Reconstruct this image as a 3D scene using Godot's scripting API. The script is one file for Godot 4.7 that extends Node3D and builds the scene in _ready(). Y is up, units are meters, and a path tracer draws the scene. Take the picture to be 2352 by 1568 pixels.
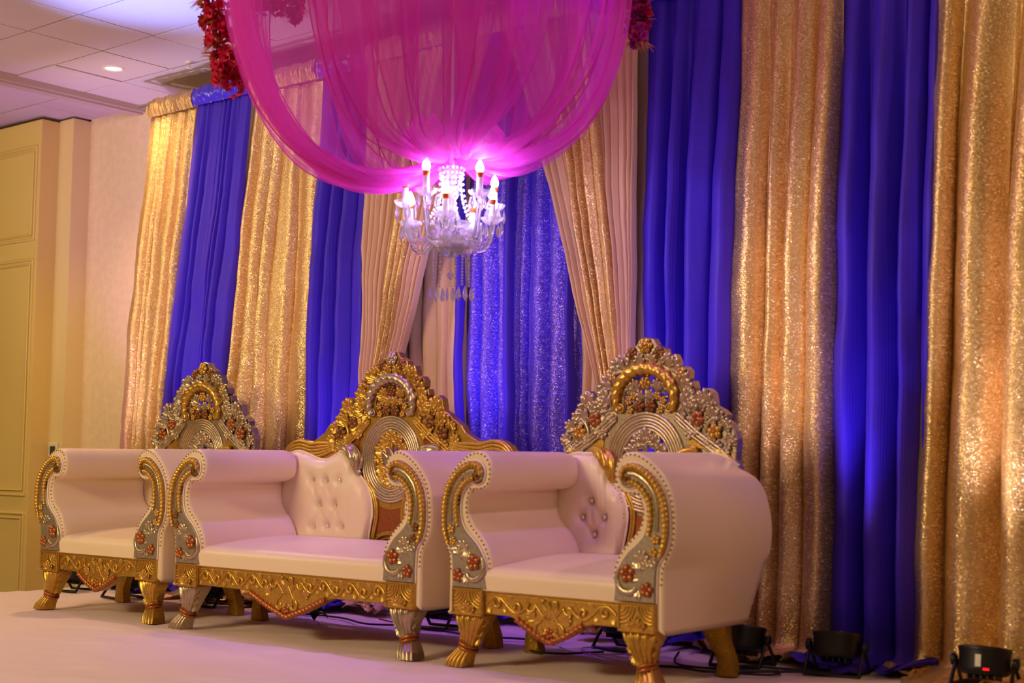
extends Node3D
# A stage dressed for a wedding: three carved thrones in front of a pleated drape backdrop, under a sheer canopy with a chandelier.

const FAR_Z := 0.0
var M := {}
var rng := RandomNumberGenerator.new()
var used := {}
var shapes := {}

func _ready() -> void:
	# camera: level of the arm rests, looking up a little, to the left along the stage
	var cam := Camera3D.new()
	cam.name = "camera"
	add_child(cam)
	cam.position = Vector3(0, 0.86, 5.716)
	cam.rotation_degrees = Vector3(4.664, 39.218, 0.5754)
	cam.fov = 27.405
	cam.near = 0.05
	cam.far = 60.0
	var ca := CameraAttributesPhysical.new()
	ca.frustum_focal_length = 50.0
	ca.frustum_focus_distance = 7.9
	ca.frustum_near = 0.05
	ca.frustum_far = 60.0
	ca.exposure_aperture = 2.2
	cam.attributes = ca
	cam.make_current()
	var env := Environment.new()
	env.background_mode = Environment.BG_COLOR
	env.background_color = Color(0.02, 0.015, 0.012)
	env.tonemap_mode = Environment.TONE_MAPPER_LINEAR
	env.tonemap_exposure = 1.12
	env.sdfgi_enabled = true
	env.ssao_enabled = true
	env.ssil_enabled = true
	var we := WorldEnvironment.new()
	we.name = "world"
	we.environment = env
	add_child(we)
	# house lights: warm, soft, in front of and above the stage
	area("house_light_front", Vector3(-5.6, 3.3, 6.6), Vector3(-4.6, 0.5, 0.6), Color(1.0, 0.89, 0.68), 27.0, 1.6, 1.0)
	area("house_light_side", Vector3(-9.8, 3.3, 4.0), Vector3(-8.4, 0.6, 0.0), Color(1.0, 0.91, 0.68), 7.5, 2.0, 1.5)
	area("house_light_right", Vector3(0.5, 3.3, 4.5), Vector3(-2.8, 0.5, 0.4), Color(1.0, 0.88, 0.68), 3.5, 2.0, 1.5)
	# stage wash: pink from overhead at the right, violet behind the seats, lavender up at the ceiling
	spot("pink_wash", Vector3(-1.5, 3.3, 0.95), Vector3(-5.2, 0.0, 1.7), Color(1.0, 0.76, 0.92), 1.7, 38, 0.8, 0.10)
	spot("violet_wash", Vector3(-3.1, 3.3, 1.35), Vector3(-4.8, 0.0, 0.70), Color(0.60, 0.34, 1.0), 1.6, 34, 0.8, 0.08)
	spot("violet_downlight", Vector3(-5.2, 3.3, 0.42), Vector3(-4.8, 0.0, 0.60), Color(0.58, 0.28, 1.0), 4.2, 28, 1.0, 0.06)
	spot("ceiling_wash", Vector3(-6.2, 0.6, 2.2), Vector3(-6.35, 3.37, 1.15), Color(0.50, 0.58, 1.0), 34.0, 15, 1.0, 0.03)
	spot("ceiling_fill", Vector3(-8.6, 0.2, 2.4), Vector3(-8.0, 3.37, 0.4), Color(1.0, 0.84, 0.92), 3.0, 45, 1.0, 0.05)
	make_materials()
	make_room()
	make_stage()
	make_drapes()
	make_uplights()
	make_cables()
	make_thrones()
	make_canopy()
	make_chandelier()


# ---------------------------------------------------------------- mesh building
class Shape:
	var v := PackedVector3Array()
	var n := PackedVector3Array()
	var t := PackedVector2Array()
	var ix := PackedInt32Array()

	# rows x cols of points joined into a smooth sheet; wrap closes it round the columns. turn: 0 = find the outside, 1 / -1 = keep / flip
	func grid(p: PackedVector3Array, rows: int, cols: int, wrap := false, turn := 0, uv := PackedVector2Array()) -> void:
		var base := v.size()
		var nn := PackedVector3Array()
		nn.resize(p.size())
		var local := PackedInt32Array()
		var cc := cols if wrap else cols - 1
		var mid := Vector3.ZERO
		for q in p:
			mid += q
		mid /= p.size()
		var vol := 0.0
		for r in rows - 1:
			for c in cc:
				var c2 := (c + 1) % cols
				var a := r * cols + c
				var b := r * cols + c2
				var d := (r + 1) * cols + c
				var e := (r + 1) * cols + c2
				local.append_array([a, b, d, b, e, d])
				var f := (p[d] - p[a]).cross(p[b] - p[a])
				var g := (p[d] - p[b]).cross(p[e] - p[b])
				vol += f.dot((p[a] + p[b] + p[d]) / 3.0 - mid) + g.dot((p[b] + p[e] + p[d]) / 3.0 - mid)
				nn[a] += f
				nn[b] += f + g
				nn[d] += f + g
				nn[e] += g
		var flip := vol < 0.0 if turn == 0 else turn < 0
		for i in nn.size():
			var q := nn[i].normalized()
			nn[i] = (-q if flip else q) if q.length_squared() > 0.1 else Vector3.UP
		for i in range(0, local.size(), 3):
			if flip:
				ix.append_array([base + local[i], base + local[i + 2], base + local[i + 1]])
			else:
				ix.append_array([base + local[i], base + local[i + 1], base + local[i + 2]])
		v.append_array(p)
		n.append_array(nn)
		if uv.size() == p.size():
			t.append_array(uv)
		else:
			for i in p.size():
				t.append(Vector2(float(i % cols) / maxi(1, cols - 1), float(i / cols) / maxi(1, rows - 1)))

	# flat polygon facing "out"
	func face(p: PackedVector3Array, idx: PackedInt32Array, out: Vector3) -> void:
		var base := v.size()
		for i in range(0, idx.size(), 3):
			var a := p[idx[i]]
			var b := p[idx[i + 1]]
			var c := p[idx[i + 2]]
			if (c - a).cross(b - a).dot(out) >= 0.0:
				ix.append_array([base + idx[i], base + idx[i + 1], base + idx[i + 2]])
			else:
				ix.append_array([base + idx[i], base + idx[i + 2], base + idx[i + 1]])
		for q in p:
			v.append(q)
			n.append(out)
			t.append(Vector2(q.x, q.y))

	func fan(loop: PackedVector3Array, out: Vector3) -> void:
		var mid := Vector3.ZERO
		for q in loop:
			mid += q
		var p := loop.duplicate()
		p.append(mid / loop.size())
		var idx := PackedInt32Array()
		for i in loop.size():
			idx.append_array([i, (i + 1) % loop.size(), loop.size()])
		face(p, idx, out)

	func box(c: Vector3, s: Vector3, bev := 0.0) -> void:
		var h := s / 2.0
		if bev <= 0.0:
			for ax in 3:
				for sg in [-1.0, 1.0]:
					var o := Vector3.ZERO
					o[ax] = sg
					var a := Vector3.ZERO
					var b := Vector3.ZERO
					a[(ax + 1) % 3] = h[(ax + 1) % 3]
					b[(ax + 2) % 3] = h[(ax + 2) % 3]
					var m := c + o * h[ax]
					face(PackedVector3Array([m - a - b, m + a - b, m + a + b, m - a + b]), PackedInt32Array([0, 1, 2, 0, 2, 3]), o)
			return
		var pts := PackedVector3Array()
		var rows := 0
		for r in [[-h.z, bev], [-h.z + bev, 0.0], [h.z - bev, 0.0], [h.z, bev]]:
			var loop := PackedVector3Array()
			var x: float = h.x - r[1]
			var y: float = h.y - r[1]
			for k in [[-1, -1, 1, 0], [1, -1, 0, 1], [1, 1, -1, 0], [-1, 1, 0, -1]]:
				loop.append(c + Vector3(x * k[0], y * k[1], r[0]))
			pts.append_array(loop)
			rows += 1
		# flat faces between the loops, kept hard
		for r in 3:
			for k in 4:
				var a := pts[r * 4 + k]
				var b := pts[r * 4 + (k + 1) % 4]
				var d := pts[(r + 1) * 4 + k]
				var e := pts[(r + 1) * 4 + (k + 1) % 4]
				var out := (b - a).cross(d - a).normalized()
				if out.dot((a + b + d + e) / 4.0 - c) < 0:
					out = -out
				face(PackedVector3Array([a, b, e, d]), PackedInt32Array([0, 1, 2, 0, 2, 3]), out)
		face(pts.slice(0, 4), PackedInt32Array([0, 1, 2, 0, 2, 3]), Vector3(0, 0, -1))
		face(pts.slice(12, 16), PackedInt32Array([0, 1, 2, 0, 2, 3]), Vector3(0, 0, 1))

	# a round bar along a path; rad: one radius per path point; twist / amp make rope or bead ridges
	func tube(path: PackedVector3Array, rad: PackedFloat32Array, sides := 8, twist := 0.0, amp := 0.0, lobes := 1.0, flat := 1.0) -> void:
		var m := path.size()
		var p := PackedVector3Array()
		var up := Vector3(0, 0, 1)
		var s := 0.0
		for i in m:
			var d := (path[mini(i + 1, m - 1)] - path[maxi(i - 1, 0)]).normalized()
			if absf(d.dot(up)) > 0.95:
				up = Vector3(1, 0, 0) if absf(d.x) < 0.8 else Vector3(0, 1, 0)
			var a := d.cross(up).normalized()
			up = a.cross(d).normalized()
			if i > 0:
				s += path[i].distance_to(path[i - 1])
			for k in sides:
				var th := TAU * k / sides
				var r := rad[mini(i, rad.size() - 1)]
				if amp > 0.0:
					r *= 1.0 + amp * sin(lobes * th + s * twist)
				p.append(path[i] + a * cos(th) * r + up * sin(th) * r * flat)
		grid(p, m, sides, true)
		fan(p.slice(0, sides), (path[0] - path[1]).normalized())
		fan(p.slice((m - 1) * sides, m * sides), (path[m - 1] - path[m - 2]).normalized())

	# profile of (radius, height) turned round an axis
	func lathe(prof: PackedVector2Array, segs := 16, x := Transform3D(), lobes := 0, amp := 0.0) -> void:
		var p := PackedVector3Array()
		for q in prof:
			for k in segs:
				var th := TAU * k / segs
				var r := q.x * (1.0 + (amp * cos(lobes * th) if lobes else 0.0))
				p.append(x * Vector3(cos(th) * r, q.y, sin(th) * r))
		grid(p, prof.size(), segs, true)

	# polygon in x, y given thickness from z0 to z1 (z1 in front), its front edge softened
	func slab(poly: PackedVector2Array, z0: float, z1: float, bev := 0.004) -> void:
		var m := poly.size()
		var area := 0.0
		for i in m:
			area += poly[i].cross(poly[(i + 1) % m])
		var inn := PackedVector2Array()
		for i in m:
			var a := (poly[i] - poly[(i + m - 1) % m]).normalized()
			var b := (poly[(i + 1) % m] - poly[i]).normalized()
			var nn := Vector2(-a.y - b.y, a.x + b.x).normalized() * (1.0 if area > 0 else -1.0)
			inn.append(poly[i] + nn * bev)
		var idx := Geometry2D.triangulate_polygon(poly)
		var fr := PackedVector3Array()
		var bk := PackedVector3Array()
		var p := PackedVector3Array()
		for q in poly:
			p.append(Vector3(q.x, q.y, z0))
			bk.append(Vector3(q.x, q.y, z0))
		for q in poly:
			p.append(Vector3(q.x, q.y, z1 - bev))
		for q in inn:
			p.append(Vector3(q.x, q.y, z1))
			fr.append(Vector3(q.x, q.y, z1))
		for r in 2:
			for i in m:
				var j := (i + 1) % m
				var a := p[r * m + i]
				var b := p[r * m + j]
				var c := p[(r + 1) * m + j]
				var d := p[(r + 1) * m + i]
				var out := (b - a).cross(d - a).normalized() * (1.0 if area > 0 else -1.0)
				face(PackedVector3Array([a, b, c, d]), PackedInt32Array([0, 1, 2, 0, 2, 3]), out)
		face(fr, idx, Vector3(0, 0, 1))
		face(bk, idx, Vector3(0, 0, -1))

	func mesh() -> ArrayMesh:
		var a := []
		a.resize(Mesh.ARRAY_MAX)
		a[Mesh.ARRAY_VERTEX] = v
		a[Mesh.ARRAY_NORMAL] = n
		a[Mesh.ARRAY_TEX_UV] = t
		a[Mesh.ARRAY_INDEX] = ix
		var out := ArrayMesh.new()
		out.add_surface_from_arrays(Mesh.PRIMITIVE_TRIANGLES, a)
		return out


func numbered(called: String) -> String:
	var k: int = used.get(called, 0)
	used[called] = k + 1
	return called if k == 0 else "%s_%03d" % [called, k]


func tag(o: Node3D, label: String, category: String, group := "") -> Node3D:
	o.set_meta("label", label)
	o.set_meta("category", category)
	if group:
		o.set_meta("group", group)
	return o


func thing(called: String, label: String, category: String, at := Vector3.ZERO, turn := 0.0, group := "") -> Node3D:
	var o := Node3D.new()
	o.name = numbered(called)
	add_child(o)
	o.position = at
	o.rotation.y = turn
	return tag(o, label, category, group)


func put(called: String, mesh: Mesh, mat: Material, parent: Node3D, x := Transform3D()) -> MeshInstance3D:
	var o := MeshInstance3D.new()
	o.name = numbered(called) if parent == self else called
	o.mesh = mesh
	o.material_override = mat
	o.transform = x
	parent.add_child(o, true)
	return o


func struct(called: String, mesh: Mesh, mat: Material, parent: Node3D = null, label := "") -> MeshInstance3D:
	var o := put(called, mesh, mat, self if parent == null else parent)
	if parent == null:
		o.set_meta("kind", "structure")
		if label:
			o.set_meta("label", label)
	return o


# smooth curve through points, n samples between each pair
func curve(pts: Array, n := 6, closed := false) -> PackedVector3Array:
	var out := PackedVector3Array()
	var m := pts.size()
	for i in (m if closed else m - 1):
		var p0: Vector3 = pts[(i - 1 + m) % m if closed else maxi(i - 1, 0)]
		var p1: Vector3 = pts[i]
		var p2: Vector3 = pts[(i + 1) % m]
		var p3: Vector3 = pts[(i + 2) % m if closed else mini(i + 2, m - 1)]
		for k in n:
			out.append(p1.cubic_interpolate(p2, p0, p3, float(k) / n))
	if not closed:
		out.append(pts[m - 1])
	return out


func curve2(pts: Array, n := 6, z := 0.0, closed := false) -> PackedVector3Array:
	var q := []
	for p in pts:
		q.append(Vector3(p[0], p[1], z))
	return curve(q, n, closed)


func flat2(p: PackedVector3Array) -> PackedVector2Array:
	var out := PackedVector2Array()
	for q in p:
		out.append(Vector2(q.x, q.y))
	return out


func radii(n: int, keys: Array) -> PackedFloat32Array:
	var out := PackedFloat32Array()
	for i in n:
		var f := float(i) / maxi(1, n - 1) * (keys.size() - 1)
		var a := mini(int(f), keys.size() - 2) if keys.size() > 1 else 0
		out.append(lerpf(keys[a], keys[mini(a + 1, keys.size() - 1)], f - a))
	return out


func look(pos: Vector3, to: Vector3, up := Vector3.UP) -> Transform3D:
	var d := (to - pos).normalized()
	return Transform3D(Basis.looking_at(d, Vector3(0, 0, 1) if absf(d.y) > 0.98 else up), pos)


func spot(called: String, pos: Vector3, to: Vector3, c: Color, e: float, angle: float, soft := 0.6, size := 0.05, parent: Node3D = null) -> SpotLight3D:
	var l := SpotLight3D.new()
	l.name = called
	l.light_color = c
	l.light_energy = e
	l.spot_angle = angle
	l.spot_angle_attenuation = soft
	l.spot_range = 30.0
	l.spot_attenuation = 2.0
	l.light_size = size
	l.shadow_enabled = true
	(self if parent == null else parent).add_child(l, true)
	l.global_transform = look(pos, to)
	return l


func omni(called: String, pos: Vector3, c: Color, e: float, size := 0.02, parent: Node3D = null) -> OmniLight3D:
	var l := OmniLight3D.new()
	l.name = called
	l.light_color = c
	l.light_energy = e
	l.light_size = size
	l.omni_range = 30.0
	l.omni_attenuation = 2.0
	l.shadow_enabled = true
	(self if parent == null else parent).add_child(l, true)
	l.position = pos
	return l


func area(called: String, pos: Vector3, to: Vector3, c: Color, e: float, w: float, h: float) -> AreaLight3D:
	var l := AreaLight3D.new()
	l.name = called
	l.light_color = c
	l.light_energy = e
	l.area_size = Vector2(w, h)
	l.area_range = 30.0
	l.area_attenuation = 2.0
	l.area_normalize_energy = true
	l.shadow_enabled = true
	add_child(l, true)
	l.global_transform = look(pos, to)
	return l


# ---------------------------------------------------------------- materials
func noise_tex(freq: float, size := 256, octaves := 3, bump := 0.0, ramp: Gradient = null, kind := FastNoiseLite.TYPE_SIMPLEX_SMOOTH, sd := 1) -> NoiseTexture2D:
	var f := FastNoiseLite.new()
	f.noise_type = kind
	f.frequency = freq
	f.fractal_octaves = octaves
	f.seed = sd
	var t := NoiseTexture2D.new()
	t.width = size
	t.height = size
	t.seamless = true
	t.noise = f
	if bump > 0.0:
		t.as_normal_map = true
		t.bump_strength = bump
	if ramp:
		t.color_ramp = ramp
	return t


func ramp(cols: Array) -> Gradient:
	var g := Gradient.new()
	g.colors = PackedColorArray(cols)
	var o := PackedFloat32Array()
	for i in cols.size():
		o.append(float(i) / (cols.size() - 1))
	g.offsets = o
	return g


func mat(called: String, c: Color, rough := 0.6, metal := 0.0) -> StandardMaterial3D:
	var m := StandardMaterial3D.new()
	m.resource_name = called
	m.albedo_color = c
	m.roughness = rough
	m.metallic = metal
	m.cull_mode = BaseMaterial3D.CULL_DISABLED
	M[called] = m
	return m


func tri(m: StandardMaterial3D, s: float) -> StandardMaterial3D:
	m.uv1_triplanar = true
	m.uv1_scale = Vector3(s, s, s)
	m.uv1_triplanar_sharpness = 2.0
	return m


# sequins: each disc of the cloth tilts its own way. Returns [normal map, colour map]
func sequin_maps(size: int, cell: float, tilt: float, dark: Color, light: Color, sd: int) -> Array:
	var r := RandomNumberGenerator.new()
	r.seed = sd
	var nc := int(size / cell)
	var rows := nc
	var tiltx := PackedFloat32Array()
	var tilty := PackedFloat32Array()
	var tone := PackedFloat32Array()
	for i in nc * rows:
		var a := r.randf() * TAU
		var flash := r.randf() < 0.09
		var k := tilt * sqrt(r.randf()) * (1.9 if flash else 1.0)
		tiltx.append(cos(a) * k)
		tilty.append(sin(a) * k)
		tone.append(1.0 if flash else r.randf() * 0.45)
	var nd := PackedByteArray()
	nd.resize(size * size * 3)
	var cd := PackedByteArray()
	cd.resize(size * size * 3)
	var cw := float(size) / nc
	var at := 0
	for y in size:
		var row := int(y / cw) % rows
		var off := 0.5 * cw if row % 2 else 0.0
		var fy := fmod(y, cw) / cw - 0.5
		for x in size:
			var xx := fmod(x + off, size)
			var col := int(xx / cw) % nc
			var fx := fmod(xx, cw) / cw - 0.5
			var id := row * nc + col
			var d := sqrt(fx * fx + fy * fy)
			var edge := clampf((d - 0.40) * 6.0, 0.0, 1.0)
			var nx := tiltx[id] + fx * 0.35 + fx * edge * 0.8
			var ny := tilty[id] + fy * 0.35 + fy * edge * 0.8
			var q := Vector3(nx, ny, 1.0).normalized()
			nd[at] = int((q.x * 0.5 + 0.5) * 255)
			nd[at + 1] = int((q.y * 0.5 + 0.5) * 255)
			nd[at + 2] = int((q.z * 0.5 + 0.5) * 255)
			var c := dark.lerp(light, clampf(tone[id] * (1.0 - 0.6 * edge), 0.0, 1.0))
			cd[at] = int(c.r * 255)
			cd[at + 1] = int(c.g * 255)
			cd[at + 2] = int(c.b * 255)
			at += 3
	return [ImageTexture.create_from_image(Image.create_from_data(size, size, false, Image.FORMAT_RGB8, nd)), ImageTexture.create_from_image(Image.create_from_data(size, size, false, Image.FORMAT_RGB8, cd))]


func weave_map(size: int, bump: float, per: float) -> ImageTexture:
	var nd := PackedByteArray()
	nd.resize(size * size * 3)
	var at := 0
	for y in size:
		for x in size:
			var q := Vector3(sin(TAU * x / per) * bump, sin(TAU * y / per) * bump, 1.0).normalized()
			nd[at] = int((q.x * 0.5 + 0.5) * 255)
			nd[at + 1] = int((q.y * 0.5 + 0.5) * 255)
			nd[at + 2] = int((q.z * 0.5 + 0.5) * 255)
			at += 3
	return ImageTexture.create_from_image(Image.create_from_data(size, size, false, Image.FORMAT_RGB8, nd))


func normal_on(m: StandardMaterial3D, t: Texture2D, k := 1.0) -> StandardMaterial3D:
	m.normal_enabled = true
	m.normal_texture = t
	m.normal_scale = k
	return m


func make_materials() -> void:
	var hammered := noise_tex(0.035, 256, 3, 6.0)
	var patina := noise_tex(0.02, 256, 4, 0.0, ramp([Color(0.86, 0.82, 0.74), Color(0.96, 0.94, 0.91), Color(1, 1, 1)]), FastNoiseLite.TYPE_SIMPLEX_SMOOTH, 7)
	for a in [["gold", Color(0.83, 0.68, 0.32), 0.36, 0.9], ["silver", Color(0.77, 0.71, 0.61), 0.33, 0.9], ["copper", Color(0.70, 0.43, 0.24), 0.36, 0.8], ["bronze", Color(0.56, 0.39, 0.20), 0.42, 0.8], ["pale_silver", Color(0.66, 0.62, 0.57), 0.48, 0.65]]:
		var m := tri(mat(a[0], a[1], a[2], a[3]), 9.0)
		normal_on(m, hammered, 0.16)
		m.albedo_texture = patina
	var gl := sequin_maps(256, 4.0, 0.5, Color(0.62, 0.50, 0.18), Color(1.0, 0.92, 0.55), 11)
	var glit := tri(mat("glitter_gold", Color(0.95, 0.88, 0.62), 0.35, 0.75), 7.0)
	normal_on(glit, gl[0])
	glit.albedo_texture = gl[1]
	var sq := sequin_maps(1024, 8.0, 0.20, Color(0.86, 0.74, 0.55), Color(1.0, 0.99, 0.94), 3)
	var gs := mat("gold_sequin", Color(1.0, 0.94, 0.80), 0.27, 0.72)
	normal_on(gs, sq[0])
	gs.albedo_texture = sq[1]
	gs.uv1_scale = Vector3(1.35, 1.35, 1)
	var ps := sequin_maps(512, 8.0, 0.28, Color(0.46, 0.34, 0.92), Color(0.92, 0.86, 1.0), 5)
	var vs := mat("violet_sequin", Color(0.85, 0.8, 1.0), 0.34, 0.55)
	normal_on(vs, ps[0])
	vs.albedo_texture = ps[1]
	vs.uv1_scale = Vector3(3.2, 3.2, 1)
	var weave := weave_map(128, 0.12, 8.0)
	var blue := mat("blue_satin", Color(0.26, 0.155, 0.75), 0.5)
	blue.metallic_specular = 0.35
	normal_on(blue, weave, 0.6)
	blue.uv1_scale = Vector3(8, 8, 1)
	blue.rim_enabled = true
	blue.rim = 0.25
	blue.rim_tint = 0.8
	var bh := mat("blue_gathered_satin", Color(0.25, 0.16, 0.84), 0.28)
	bh.metallic_specular = 0.7
	var cham := mat("champagne_cloth", Color(0.86, 0.70, 0.56), 0.62)
	normal_on(cham, weave, 0.6)
	cham.uv1_scale = Vector3(8, 8, 1)
	cham.rim_enabled = true
	cham.rim = 0.3
	var lt := tri(mat("white_leatherette", Color(0.92, 0.84, 0.72), 0.34), 14.0)
	normal_on(lt, noise_tex(0.09, 256, 2, 2.0), 0.22)
	lt.metallic_specular = 0.45
	var pip := mat("white_piping", Color(0.95, 0.89, 0.83), 0.42)
	pip.metallic_specular = 0.5
	mat("brass_nail", Color(0.62, 0.42, 0.22), 0.35, 0.9)
	mat("pearl_nail", Color(0.90, 0.78, 0.58), 0.3, 0.6)
	var cr := mat("crystal_button", Color(0.9, 0.88, 0.9), 0.08, 0.75)
	cr.clearcoat_enabled = true
	# sheer canopy
	for a in [["magenta_organza", Color(0.88, 0.28, 0.74, 0.45)], ["thin_organza", Color(0.85, 0.29, 0.78, 0.38)], ["organza_hem", Color(0.84, 0.16, 0.66, 0.78)]]:
		var sh := mat(a[0], a[1], 0.65)
		sh.transparency = BaseMaterial3D.TRANSPARENCY_ALPHA
		sh.backlight_enabled = true
		sh.backlight = Color(0.95, 0.31, 0.86)
		sh.metallic_specular = 0.3
	mat("blossom_magenta", Color(0.80, 0.07, 0.30), 0.6).backlight_enabled = true
	M.blossom_magenta.backlight = Color(0.5, 0.04, 0.18)
	mat("blossom_crimson", Color(0.74, 0.10, 0.24), 0.6)
	mat("blossom_purple", Color(0.70, 0.08, 0.62), 0.6)
	mat("dried_sprig", Color(0.80, 0.52, 0.22), 0.7)
	# chandelier
	var g := mat("clear_crystal", Color(0.97, 0.96, 1.0, 0.10), 0.05)
	g.refraction_enabled = true
	g.refraction_scale = 0.05
	var fg := mat("pressed_glass", Color(0.94, 0.92, 1.0, 0.40), 0.14)
	fg.transparency = BaseMaterial3D.TRANSPARENCY_ALPHA
	fg.metallic_specular = 0.9
	mat("candle_sleeve", Color(0.93, 0.92, 0.95), 0.4)
	mat("copper_socket", Color(0.95, 0.48, 0.18), 0.3, 0.6)
	var bulb := mat("bulb_glow", Color(1, 1, 1), 0.3)
	bulb.emission_enabled = true
	bulb.emission = Color(0.93, 0.95, 1.0)
	bulb.emission_energy_multiplier = 9.0
	mat("steel", Color(0.75, 0.75, 0.78), 0.3, 0.9)
	# room
	var wp := noise_tex(0.012, 512, 2, 3.0, null, FastNoiseLite.TYPE_CELLULAR, 4)
	var wm := tri(mat("wallpaper", Color(0.92, 0.83, 0.70), 0.55), 1.6)
	normal_on(wm, wp, 0.35)
	wm.albedo_texture = noise_tex(0.02, 512, 2, 0.0, ramp([Color(0.95, 0.94, 0.92), Color(1, 1, 1)]), FastNoiseLite.TYPE_CELLULAR, 4)
	mat("door_paint", Color(0.86, 0.76, 0.46), 0.45)
	mat("trim_paint", Color(0.88, 0.80, 0.58), 0.45)
	var tile := tri(mat("acoustic_tile", Color(0.80, 0.75, 0.72), 0.85), 5.0)
	normal_on(tile, noise_tex(0.15, 256, 2, 3.0), 0.4)
	mat("ceiling_grid", Color(0.42, 0.36, 0.32), 0.8)
	mat("track_metal", Color(0.72, 0.64, 0.60), 0.5)
	var fl := mat("stage_cloth", Color(0.90, 0.82, 0.80), 0.75)
	normal_on(fl, weave, 0.7)
	fl.uv1_scale = Vector3(20, 20, 1)
	mat("carpet", Color(0.35, 0.24, 0.18), 0.95)
	mat("room_wall", Color(0.80, 0.64, 0.46), 0.8)
	mat("black_plastic", Color(0.035, 0.033, 0.035), 0.45)
	mat("black_steel", Color(0.03, 0.03, 0.032), 0.4)
	mat("black_cable", Color(0.03, 0.03, 0.035), 0.5)
	mat("clear_cable", Color(0.75, 0.72, 0.70), 0.4)
	mat("red_cable", Color(0.5, 0.04, 0.08), 0.5)
	mat("green_leaf", Color(0.06, 0.07, 0.08), 0.6)
	mat("label_white", Color(0.9, 0.9, 0.85), 0.5)
	mat("plate_white", Color(0.85, 0.82, 0.72), 0.4)
	mat("plate_green", Color(0.10, 0.22, 0.16), 0.4)


# ---------------------------------------------------------------- the room
func wall_box(called: String, lo: Vector3, hi: Vector3, m: Material, label := "") -> MeshInstance3D:
	var s := Shape.new()
	s.box((lo + hi) / 2.0, hi - lo)
	return struct(called, s.mesh(), m, null, label)


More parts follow.
